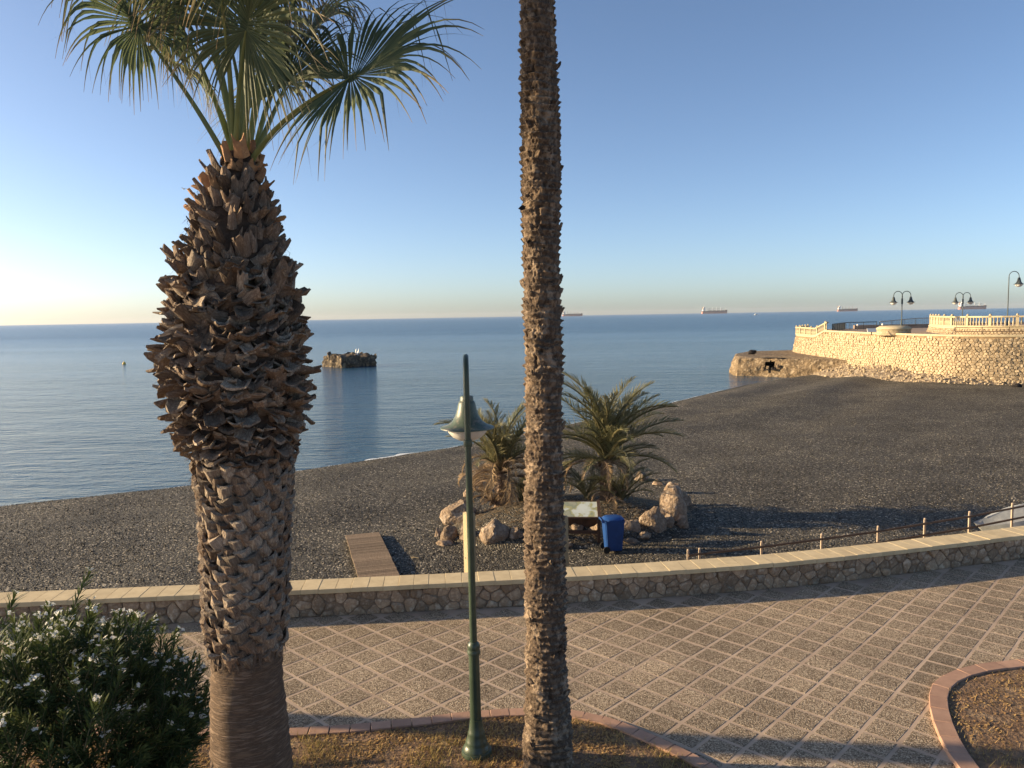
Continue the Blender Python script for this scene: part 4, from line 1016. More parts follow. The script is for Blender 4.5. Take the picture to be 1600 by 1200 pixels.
for r_ in range(4):
    for k in range(8): fs.append((r_ * 8 + k, r_ * 8 + (k + 1) % 8, r_ * 8 + 8 + (k + 1) % 8, r_ * 8 + 8 + k))
autosmooth(link('body', mesh('body', vs, fs), M['blue'], bn), 30)
vs = []
for z, sx, sy in ((.945, .285, .325), (.975, .285, .325), (1.02, .24, .27), (1.04, .15, .17)):
    for a in range(12):
        th = 2 * PI * a / 12; c_, s_ = math.cos(th), math.sin(th); k = 1 / max(abs(c_), abs(s_)) * .93; k = min(k, 1.22); vs.append((c_ * sx * k, s_ * sy * k, z))
fs = [tuple(range(12))[::-1], tuple(36 + k for k in range(12))] + [(r_ * 12 + k, r_ * 12 + (k + 1) % 12, r_ * 12 + 12 + (k + 1) % 12, r_ * 12 + 12 + k) for r_ in range(3) for k in range(12)]
lid = autosmooth(link('lid', mesh('lid', vs, fs), M['blue'], bn), 40)
MB().tube([(-.2, .36, .96), (.2, .36, .96)], .022, 8).build('handle', M['blue'], lid)
for s_ in (-1, 1):
    MB().box((s_ * .2, .32, .93), (.04, .10, .06)).build('hinge', M['blue'], bn)
    wl = MB(); wl.lathe([(.03, -.025), (.10, -.025), (.105, 0), (.10, .025), (.03, .025)], n=16); wl.v = [Vector((v.z + s_ * .235, v.x + .24, v.y + .105)) for v in wl.v]; wl.build('wheel', M['black'], bn)
MB().box((0, -.283, .80), (.12, .012, .05)).build('sticker', M['white_paint'], bn)

# two sturdy posts behind the wall
for x, y0, y1, wp, lab in ((735, 801, 893, .24, 'square yellowish timber post on the beach right behind the lamp pole'), (881, 806, 884, .19, 'brown timber post on the beach just right of the tall palm trunk')):
    g = P(x, y1 + 10, -2.0); top_ = PY(x, y0, g.y); zb_ = bz(g.x, g.y)
    t = thing('timber_post', lab, 'post', (g.x, g.y, zb_), R(28), 'timber posts behind the wall'); hh = top_.z - zb_
    MB().box((0, 0, hh / 2 - .1), (wp, wp, hh + .2), bev=.012).build('shaft', M['post_wood'], t)
    MB().box((0, 0, hh + .005), (wp * .9, wp * .9, .03), taper=(.7, .7)).build('cap', M['post_wood'], t)
    MB().lathe([(.012, 0), (.02, .004), (.012, .012)], (0, 0, 0), 8).build('bolt', M['fence_metal'], t).matrix_local = Matrix.Translation((-wp / 2, 0, hh * .35)) @ Matrix.Rotation(-PI / 2, 4, 'Y')

# boardwalk of planks
bw0 = Vector((-4.83, 23.9, 0)); bw1 = Vector((-3.60, 19.75, 0)); dr_ = (bw1 - bw0).normalized(); sv = Vector((-dr_.y, dr_.x, 0)) * -1
bw = thing('boardwalk', 'raised weathered timber boardwalk leading from the wall onto the pebbles', 'boardwalk', (bw0.x, bw0.y, bz(bw0.x, bw0.y)))
az_ = math.atan2(dr_.y, dr_.x); Lb = 9.4; k = 0; s_ = 0.0
zz0 = bz(bw0.x, bw0.y) + .13
while s_ < Lb:
    c = bw0 + dr_ * (s_ + .065); mb = MB().box((0, 0, 0), (.122, 1.06 + rnd.uniform(-.015, .015), .035), bev=.004); o = mb.build('plank', M['wood'], bw)
    zc = zz0 + .012 * s_ + rnd.uniform(-.003, .003); o.matrix_local = Matrix.Translation((c.x - bw.location.x, c.y - bw.location.y, zc - bw.location.z)) @ Matrix.Rotation(az_, 4, 'Z') @ Matrix.Rotation(-.012, 4, 'Y'); s_ += .131
for sg in (-1, 1):
    a = bw0 + sv * .46 * sg; e = bw0 + dr_ * Lb + sv * .46 * sg; mid_ = (a + e) / 2
    MB().box((0, 0, 0), (Lb, .06, .16)).build('stringer', M['post_wood'], bw).matrix_local = Matrix.Translation((mid_.x - bw.location.x, mid_.y - bw.location.y, zz0 + .012 * Lb / 2 - .10 - bw.location.z)) @ Matrix.Rotation(az_, 4, 'Z') @ Matrix.Rotation(-.012, 4, 'Y')
sp_ = P(648, 866, -2.0)
tag(MB().tube([(-.11, .03, .02), (-.02, .0, .035), (.12, -.05, .02)], [.011, .014, .009], 7).build('driftwood_stick', M['post_wood']), 'small pale driftwood stick lying on the pebbles right of the boardwalk', 'stick').location = (sp_.x, sp_.y, bz(sp_.x, sp_.y))

# ------------------------------------------------------------------ oleander bush
ob = Vector((-4.25, 6.85, 0)); ole = thing('oleander_bush', 'dense dark oleander bush dotted with white flowers at the left corner', 'bush', ob)
ro = random.Random(5); lv = MB(); stm = MB(); tips_ = []
for k in range(760):
    th = ro.uniform(0, 2 * PI); ph = math.asin(ro.uniform(-.25, 1)); rr = ro.uniform(.55, 1.0) ** .6
    lump = 1 + .16 * mnoise.noise(Vector((math.cos(th) * 1.7, math.sin(th) * 1.7, ph * 2)))
    tip_p = Vector((math.cos(ph) * math.cos(th) * 1.42, math.cos(ph) * math.sin(th) * 1.25, .86 + math.sin(ph) * 1.28)) * 1.0
    tip_p = Vector((tip_p.x * rr * lump, tip_p.y * rr * lump, .86 + (tip_p.z - .86) * rr * lump))
    if k % 14 == 0 and ph > .3: tip_p += Vector((ro.gauss(0, .06), ro.gauss(0, .06), ro.uniform(.12, .36)))
    out = Vector((tip_p.x, tip_p.y, tip_p.z - .35)).normalized(); gd = (out + Vector((ro.gauss(0, .3), ro.gauss(0, .3), .55 + ro.gauss(0, .2)))).normalized()
    Ls = ro.uniform(.38, .62); b0 = tip_p - gd * Ls; pts = [b0, b0 + gd * Ls * .5 + out * .02, tip_p]
    stm.tube(pts, [.005, .004, .002], 4, cap=False)
    for i in range(16):
        t = .15 + .85 * i / 15; p = pts[0].lerp(pts[2], t); a0 = i * 1.1 + ro.uniform(0, 1)
        for q in range(3):
            a = a0 + q * 2.094; s1 = gd.orthogonal().normalized(); s2 = gd.cross(s1); rad = s1 * math.cos(a) + s2 * math.sin(a)
            d = (rad * (.95 - .45 * t) + gd * (.55 + .5 * t) + Vector((0, 0, -.10)) + Vector((ro.gauss(0, .12), ro.gauss(0, .12), ro.gauss(0, .12)))).normalized()
            L = ro.uniform(.10, .17) * (1 - .35 * (t > .9)); wv = d.cross(gd); wv = (wv.normalized() if wv.length > .01 else s1) * ro.uniform(.007, .0105); mid_ = p + d * L * .5 + Vector((0, 0, .004)); e = p + d * L - Vector((0, 0, .012)); vv = ro.random() * .7 + .3 * t
            lv.add([p, mid_ - wv, mid_ + wv, e, p + d * L * .22 + wv * .6, p + d * L * .22 - wv * .6], [(0, 4, 5), (5, 4, 2, 1), (1, 2, 3)], [vv] * 6, [.5 * (t > .85)] * 6)
    tips_.append((tip_p, gd))
o = lv.build('foliage', M['oleander'], ole, leaf=True); o['kind'] = 'stuff'
stm.build('stems', M['stem'], ole)
MB().tube([(0, 0, -.05), (.02, .02, .3), (0, 0, .7)], [.06, .05, .03], 8).build('trunk', M['stem'], ole)
fl_mes = []
for q in range(5):
    f_ = MB(); r = random.Random(900 + q)
    for _ in range(r.randint(3, 6)):
        c = Vector((r.gauss(0, .022), r.gauss(0, .022), r.uniform(0, .04))); ax = Vector((r.gauss(0, .5), r.gauss(0, .5), 1)).normalized(); s1 = ax.orthogonal().normalized(); s2 = ax.cross(s1)
        for k in range(5):
            a = k * 2 * PI / 5; d = s1 * math.cos(a) + s2 * math.sin(a); wv = (s2 * math.cos(a) - s1 * math.sin(a)); L = r.uniform(.016, .024)
            f_.add([c, c + d * L * .55 + wv * .008 + ax * .006, c + d * L + wv * .006 + ax * .005, c + d * L - wv * .007 + ax * .003, c + d * L * .55 - wv * .008 + ax * .006], [(0, 1, 2, 3, 4)], [r.random()] * 5, [.6, 0, 0, 0, 0])
    fl_mes.append(f_.me('flower_cluster', M['petal'], leaf=True))
cand = [t for t in tips_ if t[0].y < .5 or t[0].z > 1.2]; ro.shuffle(cand); cand.sort(key=lambda t: -(t[0].length + ro.uniform(0, .55)))
for p, gd in cand[:270]:
    o = link('flower_cluster', fl_mes[ro.randrange(5)], None, ole); o.location = p + gd * .02; o.scale = (ro.uniform(.6, 1.1),) * 3
    o.rotation_euler = (ro.uniform(-.6, .6), ro.uniform(-.6, .6), ro.uniform(0, 6.28))

# ------------------------------------------------------------------ bastion with terrace
BW = Path(smooth_path([(52, 122), (44, 116), (39.2, 107), (38.4, 98), (38.6, 90), (39.4, 80), (41.2, 73.6), (44.5, 70.2), (50, 68.2), (60, 66.5), (76, 66)], 2))
bas = thing('bastion_wall', 'tall golden rubble stone bastion wall curving along the beach', 'wall')
def bast_top(u):
    p, d = BW.at(u); return interp(p.y, [(66, 2.15), (94.5, 2.25), (97.5, 1.45), (125, 1.45)]) if p.x < 60 else 2.15
BASTB = -3.3
def bmap0(u, v, h):
    p, d = BW.at(u); o_ = h + (bast_top(u) - v) * .20; return Vector((p.x + d.y * o_ * 1, p.y - d.x * o_, v))
cores = MB(); uu = np.linspace(0, BW.L, 110)
for i, u in enumerate(uu):
    tp = bast_top(u); p, d = BW.at(u)
    cores.v += [bmap0(u, BASTB, 0), bmap0(u, tp, 0), Vector((p.x - d.y * .9, p.y + d.x * .9, tp))]; cores.var += [0] * 3; cores.tip += [0] * 3
    if i: a, b_ = 3 * (i - 1), 3 * i; cores.f += [(a, b_, b_ + 1, a + 1), (a + 1, b_ + 1, b_ + 2, a + 2)]
cores.build('wall_core', M['bastmortar'], bas)
u0_, u1_ = BW.near(38.39) if False else 18.0, BW.L - 16
rs = random.Random(9); sts = []
for p, poly in voronoi_cells(u1_ - u0_, 5.2, .25, rs, 1.35):
    um = u0_ + p[0]; tp = bast_top(um)
    if p[1] - 3.0 > tp - .15: continue
    f_ = lambda a, b_, h, o=u0_: bmap0(o + a, min(b_ - 3.0, bast_top(o + a) - .02), h)
    sts.append((stone_shape(poly, f_, .008, rs.uniform(.02, .11), rs, 1), f_(p[0], p[1], 0)))
sts.sort(key=lambda t: depth(t[1])); rest = MB()
cntb = 0
for (v_, f_), c in sts:
    x, y = proj(c)
    if x < 1605 and y < 606 and cntb < 300 and x > 1380:
        o = link('stone', mesh('stone', [a - c for a in v_], f_), M['baststone'], bas); o.location = c; cntb += 1
    else: rest.add(v_, f_)
o = rest.build('stones', M['baststone'], bas); o['kind'] = 'stuff'
# coping band
cpm = MB(); 
for i, u in enumerate(uu):
    p, d = BW.at(u); tp = bast_top(u); q = []
    for h, z in ((.10, -.02), (.10, .16), (-.45, .16), (-.45, -.02)): q.append(Vector((p.x + d.y * h, p.y - d.x * h, tp + z)))
    cpm.v += q; cpm.var += [0] * 4; cpm.tip += [0] * 4
    if i: a, b_ = 4 * (i - 1), 4 * i; cpm.f += [(a + k, b_ + k, b_ + (k + 1) % 4, a + (k + 1) % 4) for k in range(4)]
cpm.build('coping', M['balu'], bas)
# terrace floor
fl = [BW.at(u)[0] for u in np.linspace(26, BW.L, 60)]
vs = [(p.x + .2, p.y, 2.12) for p in fl if p.y < 96]; vs = [(39.1, 96, 2.12), (43, 116, 2.12), (110, 122, 2.12), (110, 66, 2.12)][::-1] + []
tv = [Vector((p.x + .3, p.y + .25, 2.13)) for p in fl if p.y < 95]; tv = tv + [Vector((110, 66, 2.13)), Vector((110, 118, 2.13)), Vector((46, 112, 2.13)), Vector((40.2, 98, 2.13))]
bm = bmesh.new(); bm.faces.new([bm.verts.new(v) for v in tv]); bmesh.ops.triangulate(bm, faces=bm.faces); me = bpy.data.meshes.new('terrace'); bm.to_mesh(me); bm.free()
if me.polygons[0].normal.z < 0: me.flip_normals()
kind(link('terrace', me, M['terrace']), 'structure', 'paved terrace on top of the bastion')
kind(MB().add([(39.0, 96, 1.40), (39.6, 107, 1.40), (44, 117, 1.40), (60, 121, 1.40), (60, 96, 1.40)], [(4, 3, 2, 1, 0)]).build('lower_terrace', M['terrace']), 'structure')

bal_me = MB().lathe([(.07, 0), (.07, .05), (.045, .08), (.075, .22), (.085, .30), (.05, .46), (.038, .60), (.055, .66), (.07, .69), (.07, .74)], n=10).me('baluster', M['balu'], True)
def balustrade(name, label, pts, h, step, group=None, post_every=7, solid=0):
    pa = Path(pts); t = thing(name, label, 'balustrade', pts[0], 0, group); o0_ = Vector(pts[0]); s_ = h / 1.0; n_ = int(pa.L / step)
    for k in range(n_ + 1):
        p, d = pa.at(k * step)
        if k % post_every == 0:
            mb = MB().box(p - o0_ + Vector((0, 0, h * .52)), (.26, .26, h * 1.04), (0, 0, math.atan2(d.y, d.x)), bev=.015); mb.lathe([(.10, 0), (.13, .03), (.10, .12), (.03, .16)], p - o0_ + Vector((0, 0, h * 1.04)), 10); mb.build('post', M['balu'], t)
        elif k * step > solid:
            q = bpy.data.objects.new('baluster', bal_me); C.objects.link(q); q.parent = t; q.location = p - o0_ + Vector((0, 0, .12 * h)); q.scale = (1, 1, h)
    for z, hh, ww in ((.06, .12, .24), (.92, .13, .26)):
        for a, b_ in zip(pa.p, pa.p[1:]):
            c = (a + b_) / 2 - o0_; d = b_ - a
            MB().box((0, 0, 0), (d.length + .05, ww, hh * h)).build('rail', M['balu'], t).matrix_local = Matrix.Translation(c + Vector((0, 0, z * h))) @ d.to_track_quat('X', 'Z').to_matrix().to_4x4()
    if solid:
        a, d = pa.at(0); b_, _ = pa.at(solid)
        for k in range(3):
            c = a.lerp(b_, (k + .5) / 3) - o0_; MB().box((0, 0, 0), ((b_ - a).length / 3 - .16, .12, .78 * h)).build('panel', M['balu'], t).matrix_local = Matrix.Translation(c + Vector((0, 0, .48 * h))) @ (b_ - a).to_track_quat('X', 'Z').to_matrix().to_4x4()
    return t
balustrade('balustrade', 'cream balustrade stepping up along the far left end of the bastion', [(44.5, 115.5, 1.60), (39.6, 107, 1.60), (38.8, 98.2, 1.60), (38.9, 94.8, 2.40)], 1.05, .30, post_every=8)
# upper tier: stone base with balustrade
UT = smooth_path([(50, 92), (46.2, 82.5), (46.6, 78), (49, 75.3), (54, 73.8), (64, 73.0), (78, 73)], 1); utp = Path(UT)
tier = thing('upper_tier', 'stone plinth of the upper terrace at the right edge', 'wall')
um_ = MB()
for i, u in enumerate(np.linspace(0, utp.L, 60)):
    p, d = utp.at(u); q = [Vector((p.x + d.y * h, p.y - d.x * h, z)) for h, z in ((.40, 2.0), (.05, 2.78), (-.5, 2.78))]; um_.v += q; um_.var += [0] * 3; um_.tip += [0] * 3
    if i: a, b_ = 3 * (i - 1), 3 * i; um_.f += [(a, b_, b_ + 1, a + 1), (a + 1, b_ + 1, b_ + 2, a + 2)]
um_.build('plinth_core', M['bastmortar'], tier)
um2 = MB()
for i, u in enumerate(np.linspace(0, utp.L, 60)):
    p, d = utp.at(u); q = [Vector((p.x + d.y * h, p.y - d.x * h, z)) for h, z in ((.16, 2.72), (.16, 2.88), (-.4, 2.88))]; um2.v += q; um2.var += [0] * 3; um2.tip += [0] * 3
    if i: a, b_ = 3 * (i - 1), 3 * i; um2.f += [(a, b_, b_ + 1, a + 1), (a + 1, b_ + 1, b_ + 2, a + 2)]
um2.build('coping', M['balu'], tier)
um3 = MB(); f3 = lambda a, b_, h: (lambda pd: Vector((pd[0].x + pd[1].y * (h + .40 - .45 * b_), pd[0].y - pd[1].x * (h + .40 - .45 * b_), 2.0 + b_)))(utp.at(a))
for p, poly in voronoi_cells(utp.L, .72, .24, rs, 1.4): um3.add(*stone_shape(poly, f3, .02, .05, rs, 1))
o = um3.build('stones', M['baststone'], tier); o['kind'] = 'stuff'
balustrade('balustrade', 'bright cream balustrade with posts on the upper terrace at the right edge', [tuple(p + Vector((.15, .15, 2.885 - p.z))) for p in UT], 1.12, .33, post_every=7, solid=0)
bm = bmesh.new(); bm.faces.new([bm.verts.new((p.x + .3, p.y + .3, 2.84)) for p in UT] + [bm.verts.new((78, 92, 2.84))]); bmesh.ops.triangulate(bm, faces=bm.faces); me = bpy.data.meshes.new('upper_terrace'); bm.to_mesh(me); bm.free()
if me.polygons[0].normal.z < 0: me.flip_normals()
kind(link('upper_terrace', me, M['terrace']), 'structure')

# round stone planters that carry the lamps
def round_planter(c, r_, h, label):
    t = thing('round_planter', label, 'planter', c, 0, 'round planters on the terrace')
    MB().lathe([(r_, 0), (r_, h * .62)], n=32, cap=False).build('stone_ring', M['baststone'], t, True)
    MB().lathe([(r_ + .08, h * .62), (r_ + .10, h * .66), (r_ + .10, h * .74), (r_ * .8, h), (r_ * .3, h * 1.04), (.01, h * 1.05)], n=32).build('cap', M['balu'], t, True)
    return t
c1 = P(1408, 524, 2.13); c2 = P(1497, 517.5, 2.13)
round_planter(c1 + Vector((0, 1.6, 0)), 1.65, .95, 'round cream planter under the left double lamp on the terrace'); round_planter(c2 + Vector((0, 1.6, 0)), 1.45, 1.05, 'round cream planter under the right double lamp on the terrace')
for x, yt, c, hz, lab in ((1410, 455, c1, .95, 'double-armed bell lamp on the left round planter of the terrace'), (1505, 457, c2, 1.05, 'double-armed bell lamp in front of the far right ship')):
    yd = c.y + 1.6; tp = PY(x, yt, yd); far_lamp((tp.x, yd, 2.13 + hz * 1.02), tp.z - 2.13 - hz * 1.02, lab, (-1, 1), s=1.25)
tp = PY(1577, 424, 80); far_lamp((tp.x, 80, 2.84), tp.z - 2.84, 'single-armed bell lamp rising behind the upper balustrade at the right edge', (1,), s=1.45)
# globe bollards on the terrace edge
for i, (x, y, dpt, lab) in enumerate(((1340, 508, 104, 'small white globe light on the far terrace fence, left'), (1379, 507, 104, 'small white globe light on the far terrace fence, middle'), (1465, 501.5, 106, 'small white globe light on the far terrace fence, right'))):
    p = PY(x, y, dpt); t = thing('globe_light', lab, 'globe light', (p.x, p.y, 2.13), 0, 'white globe lights along the terrace fence')
    MB().tube([(0, 0, 0), (0, 0, p.z - 2.13 - .1)], .05, 8).build('stem', M['fence_metal'], t); MB().lathe([(.01, -.15), (.11, -.10), (.15, 0), (.11, .10), (.01, .15)], (0, 0, p.z - 2.13), 12).build('globe', M['white_paint'], t, True)
def metal_fence(name, label, pts, h, top_mat=None):
    pa = Path(pts); o0_ = Vector(pts[0]); t = thing(name, label, 'fence', pts[0]); bars = MB(); k = 0
    while k * .28 < pa.L:
        p, d = pa.at(k * .28); q = p - o0_
        if k % 8 == 0: MB().box(q + Vector((0, 0, h / 2)), (.07, .07, h)).build('post', M['fence_metal'], t)
        else: bars.box(q + Vector((0, 0, h / 2)), (.025, .025, h * .9))
        k += 1
    o = bars.build('bars', M['fence_metal'], t); o['kind'] = 'stuff'
    for z in (.08, 1.0):
        MB().tube([p - o0_ + Vector((0, 0, h * z)) for p in pa.p], .035 if z < .5 else .05, 6).build('rail', (top_mat or M['fence_metal']) if z > .5 else M['fence_metal'], t)
f1 = [P(1300, 519, 2.13), P(1385, 521, 2.13)]
metal_fence('metal_fence', 'dark metal bar fence behind the bastion coping, left of the round planters', [(39.6, 95, 2.13), (46, 106, 2.13), (51, 107.5, 2.13)], 1.0)
metal_fence('metal_fence', 'dark metal bar fence along the far edge of the terrace', [(51.4, 107.5, 2.13), (58, 110, 2.5), (72, 112, 2.5), (96, 112, 2.5)], 1.0, M['rail_post'])
tv_ = thing('seaward_parapet', 'low dark stone parapet at the far side of the terrace', 'wall'); MB().box((62, 110.2, 2.35), (26, .5, .62)).build('parapet', M['terrace'], tv_)
pl = P(1362, 522, 2.3); tt = thing('terrace_sign', 'small white sign board on the bastion coping', 'sign', (pl.x, pl.y, 2.25)); MB().box((0, 0, .45), (.95, .06, .42), (-.5, 0, 0)).build('board', M['white_paint'], tt); MB().box((0, .05, .14), (.08, .08, .34)).build('leg', M['fence_metal'], tt)
# hand rails on the terrace ramp
rr_ = thing('terrace_handrail', 'dark tubular handrail on the terrace ramp before the upper plinth', 'railing', (42.6, 73.5, 2.13))
hp2 = [Vector((42.6, 73.9, 2.13)), Vector((46.2, 72.0, 2.13)), Vector((50.5, 70.6, 2.13)), Vector((56, 69.6, 2.13)), Vector((62, 69, 2.13))]
for z in (.45, .85): MB().tube([p - rr_.location + Vector((0, 0, z)) for p in hp2], .035, 6).build('rail', M['rail'], rr_)
for u in np.arange(0, Path(hp2).L, 2.2): p, _ = Path(hp2).at(u); MB().tube([p - rr_.location, p - rr_.location + Vector((0, 0, .87))], .035, 6).build('post', M['rail'], rr_)

# jetty platform below the bastion: front wall with a ragged dark cavity
jt = thing('jetty', 'low weathered stone jetty jutting into the sea below the bastion', 'jetty')
JF = Path([(30.2, 104), (28.6, 99), (27.9, 94.7), (30.2, 93.2), (33.4, 90.6), (37.5, 87.6), (41, 85)])
vs = []; fs = []; nu, nv = 110, 16; hole = lambda u, v: ((u - 13.6) / .7) ** 4 + ((v - .68) / .22) ** 4 + .9 * mnoise.noise(Vector((u * 2.2, v * 6, 0))) < .8
for i in range(nu + 1):
    u = JF.L * i / nu; p, d = JF.at(u)
    for j in range(nv + 1):
        v = j / nv; z = lerp(-3.6, -.85, v); o_ = (1 - v) * .55 + .28 * mnoise.fractal(Vector((p.x * .9, p.y * .9, z * 1.3)), 1, 2, 4) - (.3 * v ** 6)
        vs.append((p.x + d.y * o_ * -1 * -1, p.y - d.x * o_, z + .10 * mnoise.noise(Vector((p.x, p.y, z))) * v))
for i in range(nu):
    for j in range(nv):
        if not hole(JF.L * (i + .5) / nu, (j + .5) / nv): fs.append((i * (nv + 1) + j, (i + 1) * (nv + 1) + j, (i + 1) * (nv + 1) + j + 1, i * (nv + 1) + j + 1))
topi = [i * (nv + 1) + nv for i in range(nu + 1)]; nb = len(vs); vs += [(44, 88, -.8), (44, 112, -.8), (34, 110, -.8)]; fs.append(tuple(topi + [nb, nb + 1, nb + 2]))
bm = bmesh.new(); bv = [bm.verts.new(v) for v in vs]
for f_ in fs: bm.faces.new([bv[i] for i in f_])
bmesh.ops.recalc_face_normals(bm, faces=bm.faces); bmesh.ops.triangulate(bm, faces=[f for f in bm.faces if len(f.verts) > 4]); me = bpy.data.meshes.new('platform'); bm.to_mesh(me); bm.free()
link('platform', me, M['jetty'], jt); autosmooth(jt.children[0], 40)
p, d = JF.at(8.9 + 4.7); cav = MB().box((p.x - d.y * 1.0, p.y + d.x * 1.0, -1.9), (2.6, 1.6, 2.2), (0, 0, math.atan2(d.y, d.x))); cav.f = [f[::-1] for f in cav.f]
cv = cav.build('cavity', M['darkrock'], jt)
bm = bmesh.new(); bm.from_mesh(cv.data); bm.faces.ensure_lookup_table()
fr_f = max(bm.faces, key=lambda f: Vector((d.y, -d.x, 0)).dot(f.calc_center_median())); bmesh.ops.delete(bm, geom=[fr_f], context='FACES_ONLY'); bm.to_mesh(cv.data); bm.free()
for k in range(9):
    q = p + d * rnd.uniform(-.9, 1.4) + Vector((d.y, -d.x, 0)) * rnd.uniform(0, .5); me = rock_mesh('fallen_stone', 700 + k, (rnd.uniform(.35, .7),) * 2 + (rnd.uniform(.3, .5),), mat=M['darkrock'] if k % 2 else M['jetty'], sub=2)
    o = link('fallen_stone', me, None, jt); o.location = (q.x, q.y, rnd.uniform(-2.5, -1.7))
q = P(1176, 553.5, -.8); me = rock_mesh('dark_driftwood', 71, (1.35, .6, .62), mat=M['darkrock'], sub=3)
for v in me.vertices: v.co.z += max(0, v.co.x) * .38
tag(link('driftwood_lump', me, None), 'black lump of driftwood lying on the tip of the jetty', 'driftwood').location = (q.x, q.y, -.80)

# scree at the foot of the bastion
sc_o = Path(smooth_path([(34.5, 89.3), (35.2, 85), (35.9, 80), (37.0, 75.5), (39.3, 71.2), (42.5, 68.6), (46, 67.6)], 2)); vs = []; fs = []; nu, nv = 120, 12
for i in range(nu + 1):
    t = i / nu; p, d = sc_o.at(sc_o.L * t); hgt = interp(t, [(0, 1.7), (.3, 1.45), (.6, .9), (.85, .35), (1, .05)]); ww = interp(t, [(0, 4.5), (.5, 3.4), (1, 2.0)])
    for j in range(nv + 1):
        s_ = j / nv; q = p + Vector((-d.y, d.x, 0)) * -ww * s_ * -1; zb_ = max(bz(q.x, q.y), -2.9) if shore_dist(np.array([q.x]), np.array([q.y]))[0] > 0 else -3.1
        vs.append((q.x + .1 * mnoise.noise(Vector((q.x, q.y, 1)) * 2), q.y, lerp(bz(p.x, p.y) - .12, bz(p.x, p.y) + hgt, s_ ** .85) + .18 * mnoise.fractal(Vector((q.x, q.y, 0)) * 1.4, 1, 2, 4) * min(1, s_ * 4)))
for i in range(nu):
    for j in range(nv): fs.append((i * (nv + 1) + j, (i + 1) * (nv + 1) + j, (i + 1) * (nv + 1) + j + 1, i * (nv + 1) + j + 1))
scm = mesh('scree', vs, fs)
if scm.polygons[len(scm.polygons) // 2].normal.z < 0: scm.flip_normals()
kind(autosmooth(link('rubble_slope', scm, M['stone_scree']), 50), 'structure', 'pale rubble slope at the foot of the bastion')
loose = MB(); vv_ = [Vector(v) for v in vs]
small = [rock_mesh('loose', 800 + i, (1, 1, .7), sub=1) for i in range(4)]
for k in range(900):
    c = vv_[rnd.randrange(len(vv_))] + Vector((rnd.gauss(0, .2), rnd.gauss(0, .2), -.03)); s_ = rnd.uniform(.10, .34); me = small[k % 4]; a = rnd.uniform(0, 6.28)
    mm = Matrix.Translation(c) @ Matrix.Rotation(a, 4, 'Z') @ Matrix.Scale(s_, 4); loose.add([mm @ v.co for v in me.vertices], [tuple(p.vertices) for p in me.polygons])
kind(loose.build('loose_rubble', M['baststone']), 'stuff', 'loose pale rubble strewn over the slope below the bastion')
q = P(1586, 603, -2.0); tag(link('weed_clump', rock_mesh('weed', 72, (.9, .6, .35), mat=M['darkrock'], sub=3), None), 'small dark weed clump at the foot of the bastion, far right', 'weed').location = (q.x, q.y - .3, bz(q.x, q.y))

# ------------------------------------------------------------------ in the water
p0, p1 = P(499, 574, SEA), P(588, 573, SEA); pc = (p0 + p1) / 2; wr = (p1 - p0).length
bm = bmesh.new(); bmesh.ops.create_cube(bm, size=1); bmesh.ops.subdivide_edges(bm, edges=bm.edges, cuts=15, use_grid_fill=True)
for v in bm.verts:
    x, y, z = v.co; x2, y2, z2 = x * wr * .74, y * 6.6, (z + .5) * 2.1 - .35
    f = mnoise.fractal(Vector((x2, y2, z2)) * .55, 1, 2, 5); g = mnoise.fractal(Vector((x2 * .8 + 9, y2 * .8, 4)), 1, 2, 5)
    k = 1 - .10 * abs(z + .1) ; x2 *= k * (1 + .2 * f); y2 *= k * (1 + .2 * f)
    if z > .3: z2 += .60 * g + .25 * max(0, math.sin(x2 * 1.7 + 1) * .8) * (z - .3) * 4 * .5
    v.co = (x2 + .2 * f * abs(y), y2, z2 + .08 * f)
me = bpy.data.meshes.new('sea_rock'); bm.to_mesh(me); bm.free(); me.materials.append(M['searock'])
o = autosmooth(link('sea_rock', me, None), 42); o.location = (pc.x, pc.y + 2.5, SEA); o.rotation_euler = (0, 0, R(40)); tag(o, 'blocky weathered rock standing in the sea behind the fan palm', 'rock')
ROCK = o
